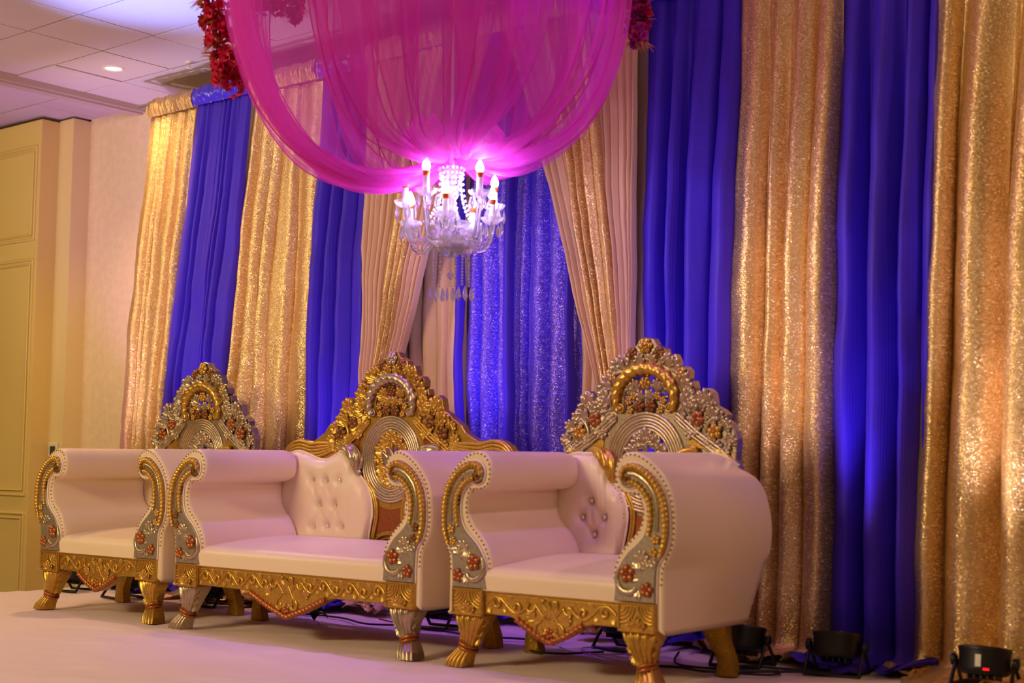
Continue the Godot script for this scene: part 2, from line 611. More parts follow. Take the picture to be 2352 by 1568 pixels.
func make_room() -> void:
	var top := 3.371
	wall_box("floor_room", Vector3(-12, -0.5, -0.9), Vector3(4, -0.4, 9), M.carpet)
	wall_box("wall_back", Vector3(-9.15, -0.4, -0.85), Vector3(4, top + 0.05, -0.45), M.wallpaper, "pink-lit wallpapered wall with swirling relief behind the drapes")
	wall_box("wall_left", Vector3(-12.2, -0.4, -0.9), Vector3(-12, top + 0.05, 9), M.room_wall)
	wall_box("wall_right", Vector3(4, -0.4, -0.9), Vector3(4.2, top + 0.05, 9), M.room_wall)
	wall_box("wall_front", Vector3(-12, -0.4, 9), Vector3(4, top + 0.05, 9.2), M.room_wall)
	# stepped trim beside the panelled door
	wall_box("trim_1", Vector3(-9.33, -0.4, -0.85), Vector3(-9.15, top - 0.02, -0.30), M.trim_paint, "flat cream pilaster strip between door and wallpaper")
	var door := wall_box("door_1", Vector3(-12, -0.4, -0.85), Vector3(-9.33, top - 0.03, -0.15), M.door_paint, "tall golden panelled door leaf with raised mouldings")
	# raised mouldings round the door's panels: each a frame of its own
	for f in [[-11.7, -9.375, 2.44, 3.14], [-11.7, -9.375, 0.55, 2.29], [-11.7, -9.375, -0.35, 0.415]]:
		var s := Shape.new()
		for k in 2:
			var w := 0.016 - 0.006 * k
			var i := 0.035 * k
			var a: float = f[0] + i
			var b: float = f[1] - i
			var c: float = f[2] + i
			var d: float = f[3] - i
			for e in [[Vector3((a + b) / 2, c, 0), Vector3(b - a, w, 0.02)], [Vector3((a + b) / 2, d, 0), Vector3(b - a, w, 0.02)], [Vector3(a, (c + d) / 2, 0), Vector3(w, d - c, 0.02)], [Vector3(b, (c + d) / 2, 0), Vector3(w, d - c, 0.02)]]:
				s.box(e[0] + Vector3(0, 0, -0.145), e[1], 0.004)
		put("panel_moulding", s.mesh(), M.door_paint, door)
	# more pilasters along the wall behind the drapes
	for k in 3:
		var x: float = [-7.95, -7.2, -6.4][k]
		wall_box("trim_%d" % (k + 2), Vector3(x - 0.07, -0.4, -0.5), Vector3(x + 0.07, top - 0.05, -0.38), M.trim_paint)
	wall_box("trim_5", Vector3(-7.88, top - 0.085, -0.5), Vector3(-4.0, top - 0.03, -0.40), M.trim_paint)
	# ceiling: a slab, then tiles set under it with open joints
	var ceil := wall_box("ceiling", Vector3(-12.2, top + 0.02, -0.9), Vector3(4.2, top + 0.2, 9.2), M.ceiling_grid, "suspended ceiling of square tiles with dark joints")
	var ts := Shape.new()
	ts.box(Vector3.ZERO, Vector3(0.512, 0.03, 0.512), 0.0)
	var tm := ts.mesh()
	var big := Shape.new()
	var r := RandomNumberGenerator.new()
	r.seed = 5
	for i in range(-10, 22):
		for j in range(-1, 17):
			var x := -7.0 + 0.52 * i + 0.26
			var z := 0.065 + 0.52 * j + 0.26
			if z - 0.25 < -0.5 or x < -12 or x > 4 or z > 8.9:
				continue
			var lift := r.randf_range(-0.004, 0.004)
			if x < -4.0 and z < 3.2:
				put("ceiling_tile", tm, M.acoustic_tile, ceil, Transform3D(Basis.from_euler(Vector3(r.randf_range(-0.006, 0.006), 0, r.randf_range(-0.006, 0.006))), Vector3(x, top + 0.015 + lift, z)))
			else:
				big.box(Vector3(x, top + 0.015, z), Vector3(0.512, 0.03, 0.512))
	var strip := Shape.new()
	strip.box(Vector3(-4.0, top + 0.015, -0.2), Vector3(16, 0.03, 0.52))
	put("ceiling_edge_tile", strip.mesh(), M.acoustic_tile, ceil)
	var rest := put("ceiling_tile_field", big.mesh(), M.acoustic_tile, ceil)
	rest.set_meta("kind", "stuff")
	# partition track set in the ceiling
	var tr := Shape.new()
	tr.box(Vector3(-8.56, top - 0.02, 4.2), Vector3(0.16, 0.05, 9.4), 0.008)
	tr.box(Vector3(-8.535, top - 0.05, 4.2), Vector3(0.05, 0.02, 9.4), 0.004)
	struct("trim_6", tr.mesh(), M.track_metal, null, "pale folding-wall track running along the ceiling")
	# recessed downlight
	var at := Vector3(-7.793, top, 0.312)
	var dl := thing("downlight", "small bright recessed downlight in a ceiling tile", "ceiling light", at)
	var ring := Shape.new()
	ring.lathe(PackedVector2Array([Vector2(0.052, -0.004), Vector2(0.058, -0.012), Vector2(0.072, -0.010), Vector2(0.076, 0.0)]), 24)
	put("trim_ring", ring.mesh(), M.plate_white, dl)
	var disc := Shape.new()
	disc.lathe(PackedVector2Array([Vector2(0.001, -0.008), Vector2(0.03, -0.008), Vector2(0.053, -0.004)]), 24)
	var lm := mat("downlight_glow", Color(1, 1, 1), 0.5)
	lm.emission_enabled = true
	lm.emission = Color(1.0, 0.95, 0.85)
	lm.emission_energy_multiplier = 5.0
	put("lamp_face", disc.mesh(), lm, dl)
	spot("downlight_beam", at + Vector3(0, -0.03, 0), at + Vector3(0, -2, 0.001), Color(1, 0.80, 0.52), 2.6, 60, 0.8, 0.05, dl)
	# sprinkler head
	var sp := Shape.new()
	sp.lathe(PackedVector2Array([Vector2(0.001, -0.045), Vector2(0.02, -0.044), Vector2(0.02, -0.04), Vector2(0.006, -0.036), Vector2(0.006, -0.012), Vector2(0.026, -0.008), Vector2(0.026, 0.0)]), 14)
	tag(put("sprinkler_head", sp.mesh(), M.plate_white, self, Transform3D(Basis(), Vector3(-7.28, top, 0.1))), "small white sprinkler head on the ceiling between downlight and drapes", "sprinkler")
	# wall plate on the pilaster
	var wp := thing("wall_switch", "cream wall switch plate with dark green panel above the left armchair arm", "switch", Vector3(-9.25, 0.855, -0.30))
	var a := Shape.new()
	a.box(Vector3(0, 0, 0.008), Vector3(0.11, 0.16, 0.02), 0.005)
	put("plate", a.mesh(), M.plate_white, wp)
	var b := Shape.new()
	b.box(Vector3(0.005, 0.01, 0.02), Vector3(0.06, 0.09, 0.008), 0.002)
	put("switch_panel", b.mesh(), M.plate_green, wp)


func make_stage() -> void:
	var deck := Shape.new()
	deck.box(Vector3(-3.0, -0.215, 1.65), Vector3(10.02, 0.37, 3.9))
	var st := struct("floor_stage", deck.mesh(), M.black_plastic, null, "raised stage platform under the white cloth")
	# cloth over the deck, with soft creases
	var f := FastNoiseLite.new()
	f.seed = 3
	f.frequency = 0.9
	f.fractal_octaves = 3
	var g := FastNoiseLite.new()
	g.seed = 9
	g.frequency = 0.55
	var nx := 220
	var nz := 110
	var p := PackedVector3Array()
	var uv := PackedVector2Array()
	for j in nz:
		for i in nx:
			var x := lerpf(-8.06, 2.05, float(i) / (nx - 1))
			var z := lerpf(-0.32, 3.65, float(j) / (nz - 1))
			var h := f.get_noise_2d(x * 1.2, z * 2.2) * 0.006
			h += pow(1.0 - absf(g.get_noise_2d(x * 1.4 + 1.5 * z, z * 1.6 - x)), 14.0) * 0.007
			p.append(Vector3(x, -0.004 + h, z))
			uv.append(Vector2(x, z))
	# the edge that hangs down over the left side
	var s := Shape.new()
	s.grid(p, nz, nx, false, 1, uv)
	flatten_up(s, Vector3.UP)
	var e := PackedVector3Array()
	for j in nz:
		var q := p[j * nx]
		e.append(q)
		e.append(q + Vector3(-0.012, -0.02, 0))
		e.append(q + Vector3(-0.014 + 0.006 * sin(q.z * 9.0), -0.38, 0))
	s.grid(e, nz, 3, false, 0)
	struct("floor", s.mesh(), M.stage_cloth, null, "white stage cloth with soft creases under the thrones")


# ---------------------------------------------------------------- drapes
# one hanging length of cloth. e: [x top left, x top right, x low left, x low right] at heights ytop and y = 1
func drape_cloth(e: Array, ytop: float, z0: float, folds: int, amp: float, sd: int, pool := 0.25, part := [0.0, 1.0], shape := {}) -> ArrayMesh:
	var r := RandomNumberGenerator.new()
	r.seed = sd
	var w := PackedFloat32Array()
	var big := PackedFloat32Array()
	var tot := 0.0
	for i in folds:
		w.append(r.randf_range(0.55, 1.5))
		big.append(r.randf_range(0.55, 1.25))
		tot += w[i]
	var acc := PackedFloat32Array([0.0])
	for i in folds:
		acc.append(acc[i] + w[i] / tot)
	var cols := folds * 16 + 1
	var rows := 70
	var length := ytop + pool
	var p := PackedVector3Array()
	var uv := PackedVector2Array()
	var tie: Array = shape.get("tie", [])
	var ph1 := r.randf() * TAU
	var ph2 := r.randf() * TAU
	var fn := FastNoiseLite.new()
	fn.seed = sd
	fn.frequency = 1.3
	for j in rows:
		var v := float(j) / (rows - 1)
		v = v * 0.8 + 0.2 * smoothstep(0.0, 1.0, v)
		var s := length * v
		var y := ytop - s
		var fwd := 0.0
		var low := 0.0
		if y < 0.05:
			low = clampf((0.05 - y) / maxf(0.05, pool), 0.0, 1.0)
			fwd = (0.05 - y) * 0.9
			y = 0.05 * exp(-(0.05 - y) * 9.0) + 0.006
		var k := (ytop - y) / (ytop - 1.0)
		var xl := lerpf(e[0], e[2], k)
		var xr := lerpf(e[1], e[3], k)
		if tie.size():
			# pulled aside: tie = [x left, x right, height]
			var kk: float = clampf((ytop - y) / (ytop - tie[2]), 0.0, 1.0)
			var es := pow(kk, tie[3])
			xl = lerpf(e[0], tie[0], es)
			xr = lerpf(e[1], tie[1], es)
			if y < tie[2]:
				var d: float = (tie[2] - y) / tie[2]
				xl = lerpf(tie[0], e[2], smoothstep(0, 1, d))
				xr = lerpf(tie[1], e[3], smoothstep(0, 1, d))
		var wide := xr - xl
		var grow := lerpf(0.35, 1.0, smoothstep(0.0, 0.45, float(j) / rows))
		for i in cols:
			var u := float(i) / (cols - 1)
			var sway := 0.018 * sin(y * 1.3 + ph1 + u * 5.0) + 0.010 * sin(y * 2.9 + ph2 + u * 11.0)
			var uu := clampf(u + sway * (1.0 - absf(2.0 * u - 1.0)) * 0.6, 0.0, 0.99999)
			var c := 0
			while c < folds - 1 and uu > acc[c + 1]:
				c += 1
			var f := (uu - acc[c]) / (acc[c + 1] - acc[c])
			var b := lerpf(big[c], big[mini(c + 1, folds - 1)], f)
			var th := TAU * f
			var zz := z0 + amp * grow * b * (0.5 - 0.5 * cos(th)) * 2.0 - amp
			zz += 0.25 * amp * grow * sin(th * 2.0 + c * 1.7)
			var x := xl + wide * u - 0.16 * wide * (acc[c + 1] - acc[c]) * sin(th) * grow
			zz += fn.get_noise_2d(x * 1.5, y * 0.8) * 0.03 * grow
			var yy := y
			if low > 0.0:
				zz += fwd * (0.75 + 0.25 * sin(u * 17.0 + ph1)) 
				yy += low * (0.012 + 0.014 * sin(th + c) + 0.07 * absf(fn.get_noise_2d(x * 5.0, fwd * 9.0 + sd)))
				x += low * 0.03 * sin(u * 23.0 + ph2)
			p.append(Vector3(x, yy, zz))
			uv.append(Vector2(u * absf(e[1] - e[0]) * 1.7, s))
	var sh := Shape.new()
	sh.grid(p, rows, cols, false, 1, uv)
	flatten_up(sh)
	return sh.mesh()


# ruffled pocket that slips over the rod
func heading_cloth(x0: float, x1: float, ytop: float, z0: float, sd: int, deep := 0.12) -> ArrayMesh:
	var r := RandomNumberGenerator.new()
	r.seed = sd + 100
	var cols := int((x1 - x0) / 0.006)
	var p := PackedVector3Array()
	var ph := r.randf() * TAU
	var rows := 13
	var prof := []
	for j in rows:
		var v := float(j) / (rows - 1)
		prof.append(v)
	for j in rows:
		var v: float = prof[j]
		for i in cols:
			var u := float(i) / (cols - 1)
			var x := lerpf(x0, x1, u)
			var g := sin(u * (x1 - x0) * 95.0 + ph + 2.0 * sin(u * 31.0 + ph)) * 0.5 + sin(u * (x1 - x0) * 47.0 + ph * 2.0 + v * 1.5) * 0.5
			var y := ytop + 0.03 - deep * v + 0.008 * g * (1.0 - v)
			var bulge := sin(PI * clampf(v * 1.05, 0, 1))
			p.append(Vector3(x + 0.004 * g, y, z0 + 0.006 + 0.022 * bulge + 0.016 * g * (0.35 + 0.65 * bulge)))
	var sh := Shape.new()
	sh.grid(p, rows, cols, false, 1)
	var uv := PackedVector2Array()
	for q in sh.v:
		uv.append(Vector2(q.x * 1.6, q.y))
	sh.t = uv
	flatten_up(sh)
	return sh.mesh()


func drape(called: String, label: String, e: Array, z0: float, folds: int, amp: float, sd: int, m: Material, hm: Material, pool := 0.25, shape := {}, ytop := 3.19, group := "") -> Node3D:
	var o := thing(called, label, "curtain", Vector3.ZERO, 0.0, group)
	put("cloth", drape_cloth(e, ytop, z0, folds, amp, sd, pool, [0, 1], shape), m, o)
	if hm:
		put("heading", heading_cloth(e[0] + 0.01, e[1] + 0.01, ytop, z0, sd), hm, o)
	return o


func make_drapes() -> void:
	var gs: Material = M.gold_sequin
	var bl: Material = M.blue_satin
	var bh: Material = M.blue_gathered_satin
	var ch: Material = M.champagne_cloth
	# rod that carries them
	var rod := Shape.new()
	rod.tube(PackedVector3Array([Vector3(-7.92, 3.19, 0), Vector3(-5.0, 3.19, 0), Vector3(-1.2, 3.19, 0)]), PackedFloat32Array([0.016]), 10)
	for x in [-7.9, -5.74, -3.6, -1.4]:
		rod.tube(PackedVector3Array([Vector3(x, -0.0, -0.1), Vector3(x, 1.5, -0.1), Vector3(x, 3.19, -0.1)]), PackedFloat32Array([0.02]), 10)
		rod.tube(PackedVector3Array([Vector3(x, 3.19, -0.1), Vector3(x, 3.19, -0.05), Vector3(x, 3.19, 0.0)]), PackedFloat32Array([0.018]), 8)
	tag(put("drape_stand", rod.mesh(), M.steel, self), "metal pipe stand carrying the row of drapes", "stand")
	drape("sequin_drape", "gold sequin drape hanging leftmost, beside the wallpapered wall", [-7.84, -7.36, -8.05, -7.57], 0.0, 5, 0.032, 11, gs, gs, 0.2)
	drape("satin_drape", "royal blue satin drape with ruffled top between the two left gold sequin drapes", [-7.33, -6.80, -7.61, -6.96], 0.02, 7, 0.044, 12, bl, bh, 0.35)
	drape("sequin_drape", "gold sequin drape behind the gap between left armchair and sofa", [-6.79, -6.17, -6.98, -6.19], 0.0, 5, 0.052, 13, gs, gs, 0.45)
	drape("satin_drape", "royal blue satin drape left of the chandelier, beside the champagne swag", [-6.20, -5.72, -6.25, -5.73], 0.0, 4, 0.062, 14, bl, bh, 0.2)
	# centre bay
	drape("straight_drape", "plain champagne drape hanging straight behind the left swag", [-5.60, -5.08, -5.60, -5.08], -0.10, 5, 0.028, 15, ch, ch, 0.05, {}, 3.19)
	drape("glitter_drape", "violet blue glitter drape with satin stripes in the centre bay", [-5.09, -4.31, -5.10, -4.29], -0.12, 7, 0.040, 16, M.violet_sequin, bh, 0.05)
	for a in [[-5.10, -5.04, 41], [-4.765, -4.70, 42], [-4.35, -4.30, 43]]:
		drape("satin_strip", ["narrow royal blue satin strip edging the glitter drape beside left champagne panel", "narrow royal blue satin strip down the middle of the glitter drape", "narrow royal blue satin strip edging the glitter drape beside right champagne panel"][a[2] - 41], [a[0], a[1], a[0], a[1]], -0.035, 1, 0.02, a[2], bl, null, 0.05)
	drape("straight_drape", "plain champagne drape hanging straight behind the right swag", [-4.31, -3.86, -4.29, -3.86], -0.10, 5, 0.028, 17, ch, ch, 0.05)
	# left swag: outer, gold, inner
	drape("swag_drape", "champagne swag drape next to blue satin, outermost of left swag", [-5.73, -5.30, -5.73, -5.45], 0.05, 6, 0.022, 18, ch, ch, 0.1, {"tie": [-5.74, -5.56, 1.30, 0.9]})
	drape("sequin_swag", "narrow gold sequin swag pulled to the left behind the sofa crest", [-5.34, -5.05, -5.58, -5.46], 0.085, 3, 0.028, 19, gs, gs, 0.1, {"tie": [-5.60, -5.49, 1.30, 0.85]})
	drape("swag_drape", "champagne swag drape lit violet, innermost of left swag", [-5.08, -4.72, -5.50, -5.38], 0.07, 5, 0.022, 20, ch, ch, 0.1, {"tie": [-5.52, -5.43, 1.30, 0.80]})
	# right swag
	drape("swag_drape", "champagne swag drape in thin pleats, innermost of right swag", [-4.74, -4.46, -4.10, -4.02], 0.07, 4, 0.020, 21, ch, ch, 0.1, {"tie": [-4.06, -4.00, 1.15, 0.86]})
	drape("sequin_swag", "gold sequin swag pulled to the right behind the right armchair crest", [-4.48, -4.16, -4.03, -3.92], 0.085, 4, 0.028, 22, gs, gs, 0.1, {"tie": [-4.02, -3.91, 1.15, 0.95]})
	drape("swag_drape", "champagne swag drape lit pink, outermost of right swag beside blue satin", [-4.19, -3.86, -3.94, -3.86], 0.05, 6, 0.022, 23, ch, ch, 0.1, {"tie": [-3.94, -3.865, 1.15, 1.0]})
	# right side
	drape("satin_drape", "royal blue satin drape behind the crest of the right armchair", [-3.87, -3.30, -3.87, -3.36], 0.0, 4, 0.075, 24, bl, bh, 0.2)
	drape("sequin_drape", "gold sequin drape between the two right blue satin drapes", [-3.31, -2.79, -3.38, -2.85], 0.02, 4, 0.060, 25, gs, gs, 0.35)
	drape("satin_drape", "royal blue satin drape between two gold sequin drapes at right", [-2.83, -2.31, -2.87, -2.36], 0.0, 4, 0.078, 26, bl, bh, 0.32)
	drape("sequin_drape", "gold sequin drape at the right end of the backdrop", [-2.34, -1.45, -2.45, -1.55], 0.04, 5, 0.070, 27, gs, gs, 0.4)


# ---------------------------------------------------------------- uplights and cables
func par_can(at: Vector3, turn: float, tilt: float, label: String, c: Color, e: float, aim: Vector3) -> void:
	var o := thing("stage_uplight", label, "stage light", at, turn, "stage uplights behind the thrones")
	var hub := Vector3(0, 0.115, 0)
	var x := Transform3D(Basis.from_euler(Vector3(tilt, 0, 0)), hub)
	var s := Shape.new()
	# local y is the beam axis
	s.lathe(PackedVector2Array([Vector2(0.001, -0.05), Vector2(0.075, -0.05), Vector2(0.088, -0.044), Vector2(0.094, -0.03), Vector2(0.094, 0.032), Vector2(0.098, 0.036), Vector2(0.098, 0.05), Vector2(0.090, 0.052), Vector2(0.088, 0.042)]), 28, x)
	put("housing", s.mesh(), M.black_plastic, o)
	var gl := Shape.new()
	gl.lathe(PackedVector2Array([Vector2(0.001, 0.044), Vector2(0.05, 0.044), Vector2(0.088, 0.042)]), 28, x)
	var key := "uplight_glow_%d" % int(c.h * 1000)
	if not M.has(key):
		var gm := mat(key, Color(0.1, 0.1, 0.1), 0.2)
		gm.emission_enabled = true
		gm.emission = c
		gm.emission_energy_multiplier = 2.0
	put("lens_face", gl.mesh(), M[key], o)
	var led := Shape.new()
	for k in 7:
		var a := TAU * k / 6.0
		var q := Vector3(cos(a) * 0.055, 0.047, sin(a) * 0.055) if k < 6 else Vector3(0, 0.047, 0)
		led.lathe(PackedVector2Array([Vector2(0.019, 0.0), Vector2(0.017, 0.006), Vector2(0.001, 0.009)]), 10, x * Transform3D(Basis(), q))
	put("led_lens", led.mesh(), M.clear_cable, o)
	var fin := Shape.new()
	for k in 5:
		fin.box(Vector3(-0.05 + 0.025 * k, -0.058, 0), Vector3(0.006, 0.018, 0.10))
	var ff := put("cooling_fin", fin.mesh(), M.black_plastic, o, x)
	ff.name = "cooling_fins"
	# twin yokes: two flat U straps that stand on the floor
	for sg in [-1.0, 1.0]:
		var y := Shape.new()
		var far: float = 0.085 * sg
		for w in [-1.0, 1.0]:
			y.tube(PackedVector3Array([Vector3(0.106 * w, 0.115, 0), Vector3(0.110 * w, 0.06, far * 0.55), Vector3(0.110 * w, 0.008, far)]), PackedFloat32Array([0.008]), 6)
		y.tube(PackedVector3Array([Vector3(-0.112, 0.008, far), Vector3(0, 0.008, far), Vector3(0.112, 0.008, far)]), PackedFloat32Array([0.008]), 6)
		put("yoke", y.mesh(), M.black_steel, o)
	for w in [-1.0, 1.0]:
		var kn := Shape.new()
		kn.lathe(PackedVector2Array([Vector2(0.001, 0.0), Vector2(0.02, 0.0), Vector2(0.022, 0.006), Vector2(0.022, 0.018), Vector2(0.016, 0.022), Vector2(0.001, 0.022)]), 10, Transform3D(Basis.from_euler(Vector3(0, 0, -w * PI / 2)), Vector3(0.104 * w, 0.115, 0)), 5, 0.12)
		put("clamp_knob", kn.mesh(), M.black_plastic, o)
	var beam := Basis.from_euler(Vector3(0, turn, 0)) * (Basis.from_euler(Vector3(tilt, 0, 0)) * Vector3(0, 1, 0))
	var from := at + hub + beam * 0.062
	spot("uplight_beam", from, from + beam + aim, c, e, 19, 1.0, 0.05, o)


func make_uplights() -> void:
	var lav := Color(0.72, 0.62, 1.0)
	var blu := Color(0.66, 0.58, 1.0)
	var pink := Color(1.0, 0.86, 0.94)
	var list := [
		[Vector3(-7.80, 0, 0.47), 0.15, "black stage uplight in front of the leftmost gold drape, seen under the left armchair", Color(0.95, 0.84, 1.0), 3.6],
		[Vector3(-7.21, 0, 0.52), -0.1, "black stage uplight under the left armchair, in front of the left blue satin drape", blu, 2.6],
		[Vector3(-6.50, 0, 0.44), 0.1, "black stage uplight behind the sofa's left front leg", pink, 3.0],
		[Vector3(-5.90, 0, 0.36), 0.0, "black stage uplight behind the sofa apron, below blue satin", blu, 2.6],
		[Vector3(-4.86, 0, 0.33), 0.1, "black stage uplight behind the gap between sofa and right armchair", lav, 3.4],
		[Vector3(-3.72, 0, 0.34), -0.1, "black stage uplight under the right armchair", blu, 2.6],
		[Vector3(-3.06, 0, 0.42), 0.1, "black stage uplight behind the right armchair's rear glitter leg", pink, 3.2],
		[Vector3(-2.66, 0, 0.36), 0.2, "black stage uplight with open yoke in front of the right blue satin drape", blu, 2.6],
		[Vector3(-2.04, 0, 0.39), 0.1, "black stage uplight with lit label in front of the right end gold drape", Color(1.0, 0.90, 0.95), 3.6],
	]
	for k in list.size():
		var a: Array = list[k]
		par_can(a[0], a[1], -0.20, a[2], a[3], a[4], Vector3.ZERO)
	# the leftmost one spills violet over the bare wall and the ceiling corner
	spot("uplight_spill", Vector3(-8.02, 0.2, 0.30), Vector3(-8.75, 3.3, -0.25), Color(0.70, 0.42, 1.0), 3.4, 24, 1.0, 0.05)
	# label and display on the last one
	var last := get_node("stage_uplight_008")
	var xf := Transform3D(Basis.from_euler(Vector3(-0.20, 0, 0)), Vector3(0, 0.115, 0))
	var lab := Shape.new()
	lab.box(Vector3(0.0, -0.004, 0.095), Vector3(0.022, 0.045, 0.004), 0.001)
	put("paper_label", lab.mesh(), M.label_white, last, xf)
	var red := Shape.new()
	red.box(Vector3(0.03, -0.034, 0.094), Vector3(0.022, 0.008, 0.004))
	var rm := mat("display_red", Color(0.2, 0, 0), 0.3)
	rm.emission_enabled = true
	rm.emission = Color(1, 0.08, 0.1)
	rm.emission_energy_multiplier = 1.5
	put("led_display", red.mesh(), rm, last, xf)


func cable(label: String, pts: Array, m: Material, rad := 0.005) -> void:
	var q := []
	for p in pts:
		q.append(Vector3(p[0], p[2] if p.size() > 2 else rad + 0.006, p[1]))
	var s := Shape.new()
	s.tube(curve(q, 8), PackedFloat32Array([rad]), 6)
	tag(put("cable", s.mesh(), m, self), label, "cable", "loose cables on the stage")


func make_cables() -> void:
	cable("black cable winding over the stage behind the sofa's right leg", [[-5.9, 0.42], [-5.5, 0.40], [-5.2, 0.50], [-5.0, 0.42], [-4.86, 0.45]], M.black_cable)
	cable("black cable looping between the right armchair's rear legs", [[-4.7, 0.45], [-4.45, 0.5], [-4.2, 0.42], [-4.0, 0.60], [-3.95, 0.72], [-3.80, 0.70], [-3.7, 0.52]], M.black_cable)
	cable("black cable curling behind the right armchair's glitter leg", [[-3.45, 0.30], [-3.25, 0.62], [-3.0, 0.60], [-2.85, 0.50], [-2.82, 0.62], [-2.98, 0.66], [-3.0, 0.48], [-2.72, 0.40]], M.black_cable)
	cable("black cable running from the right uplights to the armchair", [[-3.35, 0.76], [-3.2, 0.70], [-3.05, 0.72], [-2.92, 0.60], [-2.75, 0.44]], M.black_cable, 0.006)
	cable("clear cable coiled in front of the gold cloth under the right armchair", [[-4.1, 0.38], [-3.9, 0.55], [-3.75, 0.62], [-3.6, 0.5], [-3.72, 0.36], [-3.85, 0.48], [-3.6, 0.66], [-3.3, 0.72]], M.clear_cable, 0.003)
	cable("dark red cable lying under the sofa's right arm", [[-5.3, 0.30], [-5.1, 0.36], [-4.9, 0.38], [-4.6, 0.36]], M.red_cable, 0.004)
	# fallen artificial leaf
	var lf := Shape.new()
	for k in 3:
		var b := Basis.from_euler(Vector3(0, 0.3 + k * 1.1, 0.25))
		var p := PackedVector3Array()
		for j in 7:
			var tt := j / 6.0
			var w := 0.022 * sin(PI * pow(tt, 0.8)) + 0.0008
			for i in 3:
				p.append(b * Vector3(tt * 0.085, 0.012 + 0.03 * sin(tt * PI) + 0.008 * absf(i - 1.0), (i - 1.0) * w))
		lf.grid(p, 7, 3)
	lf.tube(PackedVector3Array([Vector3(0, 0.012, 0), Vector3(0.05, 0.02, 0.03), Vector3(0.10, 0.006, 0.05)]), PackedFloat32Array([0.0015]), 5)
	tag(put("fallen_leaf", lf.mesh(), M.green_leaf, self, Transform3D(Basis(), Vector3(-5.45, 0.0, 0.62))), "small dark artificial leaf fallen on the stage behind the sofa apron", "leaf")


# ---------------------------------------------------------------- carved ornaments (unit shapes, shared)
func ornament(kind: String) -> Mesh:
	if shapes.has(kind):
		return shapes[kind]
	var s := Shape.new()
	match kind:
		"flower":   # five round petals and a button, radius 1, lying in x y
			for k in 5:
				var a := TAU * k / 5.0 + PI / 2
				var c := Vector3(cos(a), sin(a), 0) * 0.56
				dome(s, c, 0.46, 0.42, 0.40, 4, 9, a)
			dome(s, Vector3(0, 0, 0.12), 0.24, 0.24, 0.28, 3, 9, 0)
		"rose":     # open rose of two whorls
			for k in 6:
				var a := TAU * k / 6.0
				dome(s, Vector3(cos(a), sin(a), 0) * 0.58, 0.44, 0.40, 0.34, 4, 8, a)
			for k in 4:
				var a := TAU * k / 4.0 + 0.5
				dome(s, Vector3(cos(a) * 0.30, sin(a) * 0.30, 0.24), 0.34, 0.30, 0.32, 4, 8, a)
			dome(s, Vector3(0, 0, 0.45), 0.20, 0.20, 0.30, 3, 8, 0)
		"leaf":     # lobed acanthus leaf from (0,0) up to (0,1), curling forward at the tip
			var rows := 9
			var cols := 31
			var p := PackedVector3Array()
			for j in rows:
				var q := float(j) / (rows - 1)
				for i in cols:
					var th := (float(i) / (cols - 1) * 2.0 - 1.0) * 1.25
					var lobe := absf(cos(th / 2.5 * 5.0 * PI))
					var reach := (0.56 + 0.44 * pow(cos(th * 0.9), 2.0)) * (0.78 + 0.22 * sqrt(lobe))
					var rr := reach * q
					var z := 0.05 + 0.22 * q * (1.0 - 0.35 * absf(th)) + 0.10 * (lobe - 0.5) * q + 0.12 * q * q * q
					if j == rows - 1:
						z -= 0.16
					p.append(Vector3(sin(th) * rr * 0.95, cos(th) * rr, z))
			s.grid(p, rows, cols, false, 1)
			flatten_up(s)
		"fleur":    # three-petal tulip
			for k in 3:
				var b := Basis.from_euler(Vector3(0, 0, (k - 1) * -0.55))
				var p := PackedVector3Array()
				for j in 11:
					var t := j / 10.0
					var w := 0.20 * sin(PI * pow(t, 0.8)) * 1.0 + 0.01
					for i in 7:
						var u := i / 3.0 - 1.0
						p.append(b * Vector3(u * w, t, (0.18 if k == 1 else 0.10) * sqrt(maxf(0, 1.0 - u * u)) + 0.15 * t * t + 0.03 * cos(u * 9.0)))
				s.grid(p, 11, 7, false, 1)
			flatten_up(s)
		"volute":   # scroll of one and a half turns, radius 1
			var path := PackedVector3Array()
			var rd := PackedFloat32Array()
			for k in 40:
				var t := k / 39.0
				var a := t * TAU * 1.7
				path.append(Vector3(cos(a), sin(a), 0.25 * t) * Vector3(0.86 * (1.0 - 0.86 * t), 0.86 * (1.0 - 0.86 * t), 1))
				rd.append(0.20 - 0.06 * t)
			s.tube(path, rd, 7)
			dome(s, Vector3(0, 0, 0.2), 0.22, 0.22, 0.30, 3, 9, 0)
		"nail":
			dome(s, Vector3.ZERO, 1.0, 1.0, 0.7, 3, 7, 0)
		"gem":
			s.lathe(PackedVector2Array([Vector2(1.0, 0.0), Vector2(0.95, 0.25), Vector2(0.55, 0.62), Vector2(0.02, 0.66)]), 8, Transform3D(Basis.from_euler(Vector3(PI / 2, 0, 0)), Vector3.ZERO))
	shapes[kind] = s.mesh()
	return shapes[kind]


func dome(s: Shape, c: Vector3, rx: float, ry: float, h: float, rows: int, segs: int, turn: float) -> void:
	var p := PackedVector3Array()
	for j in rows + 1:
		var a := PI / 2 * j / rows
		for k in segs:
			var th := TAU * k / segs
			var q := Vector3(cos(th) * rx * cos(a), sin(th) * ry * cos(a), h * sin(a))
			p.append(c + q.rotated(Vector3(0, 0, 1), turn))
	s.grid(p, rows + 1, segs, true)


# make a sheet face the given way
func flatten_up(s: Shape, way := Vector3(0, 0, 1)) -> void:
	var m := 0.0
	for q in s.n:
		m += q.dot(way)
	if m < 0:
		for i in s.n.size():
			s.n[i] = -s.n[i]
		for i in range(0, s.ix.size(), 3):
			var a := s.ix[i + 1]
			s.ix[i + 1] = s.ix[i + 2]
			s.ix[i + 2] = a


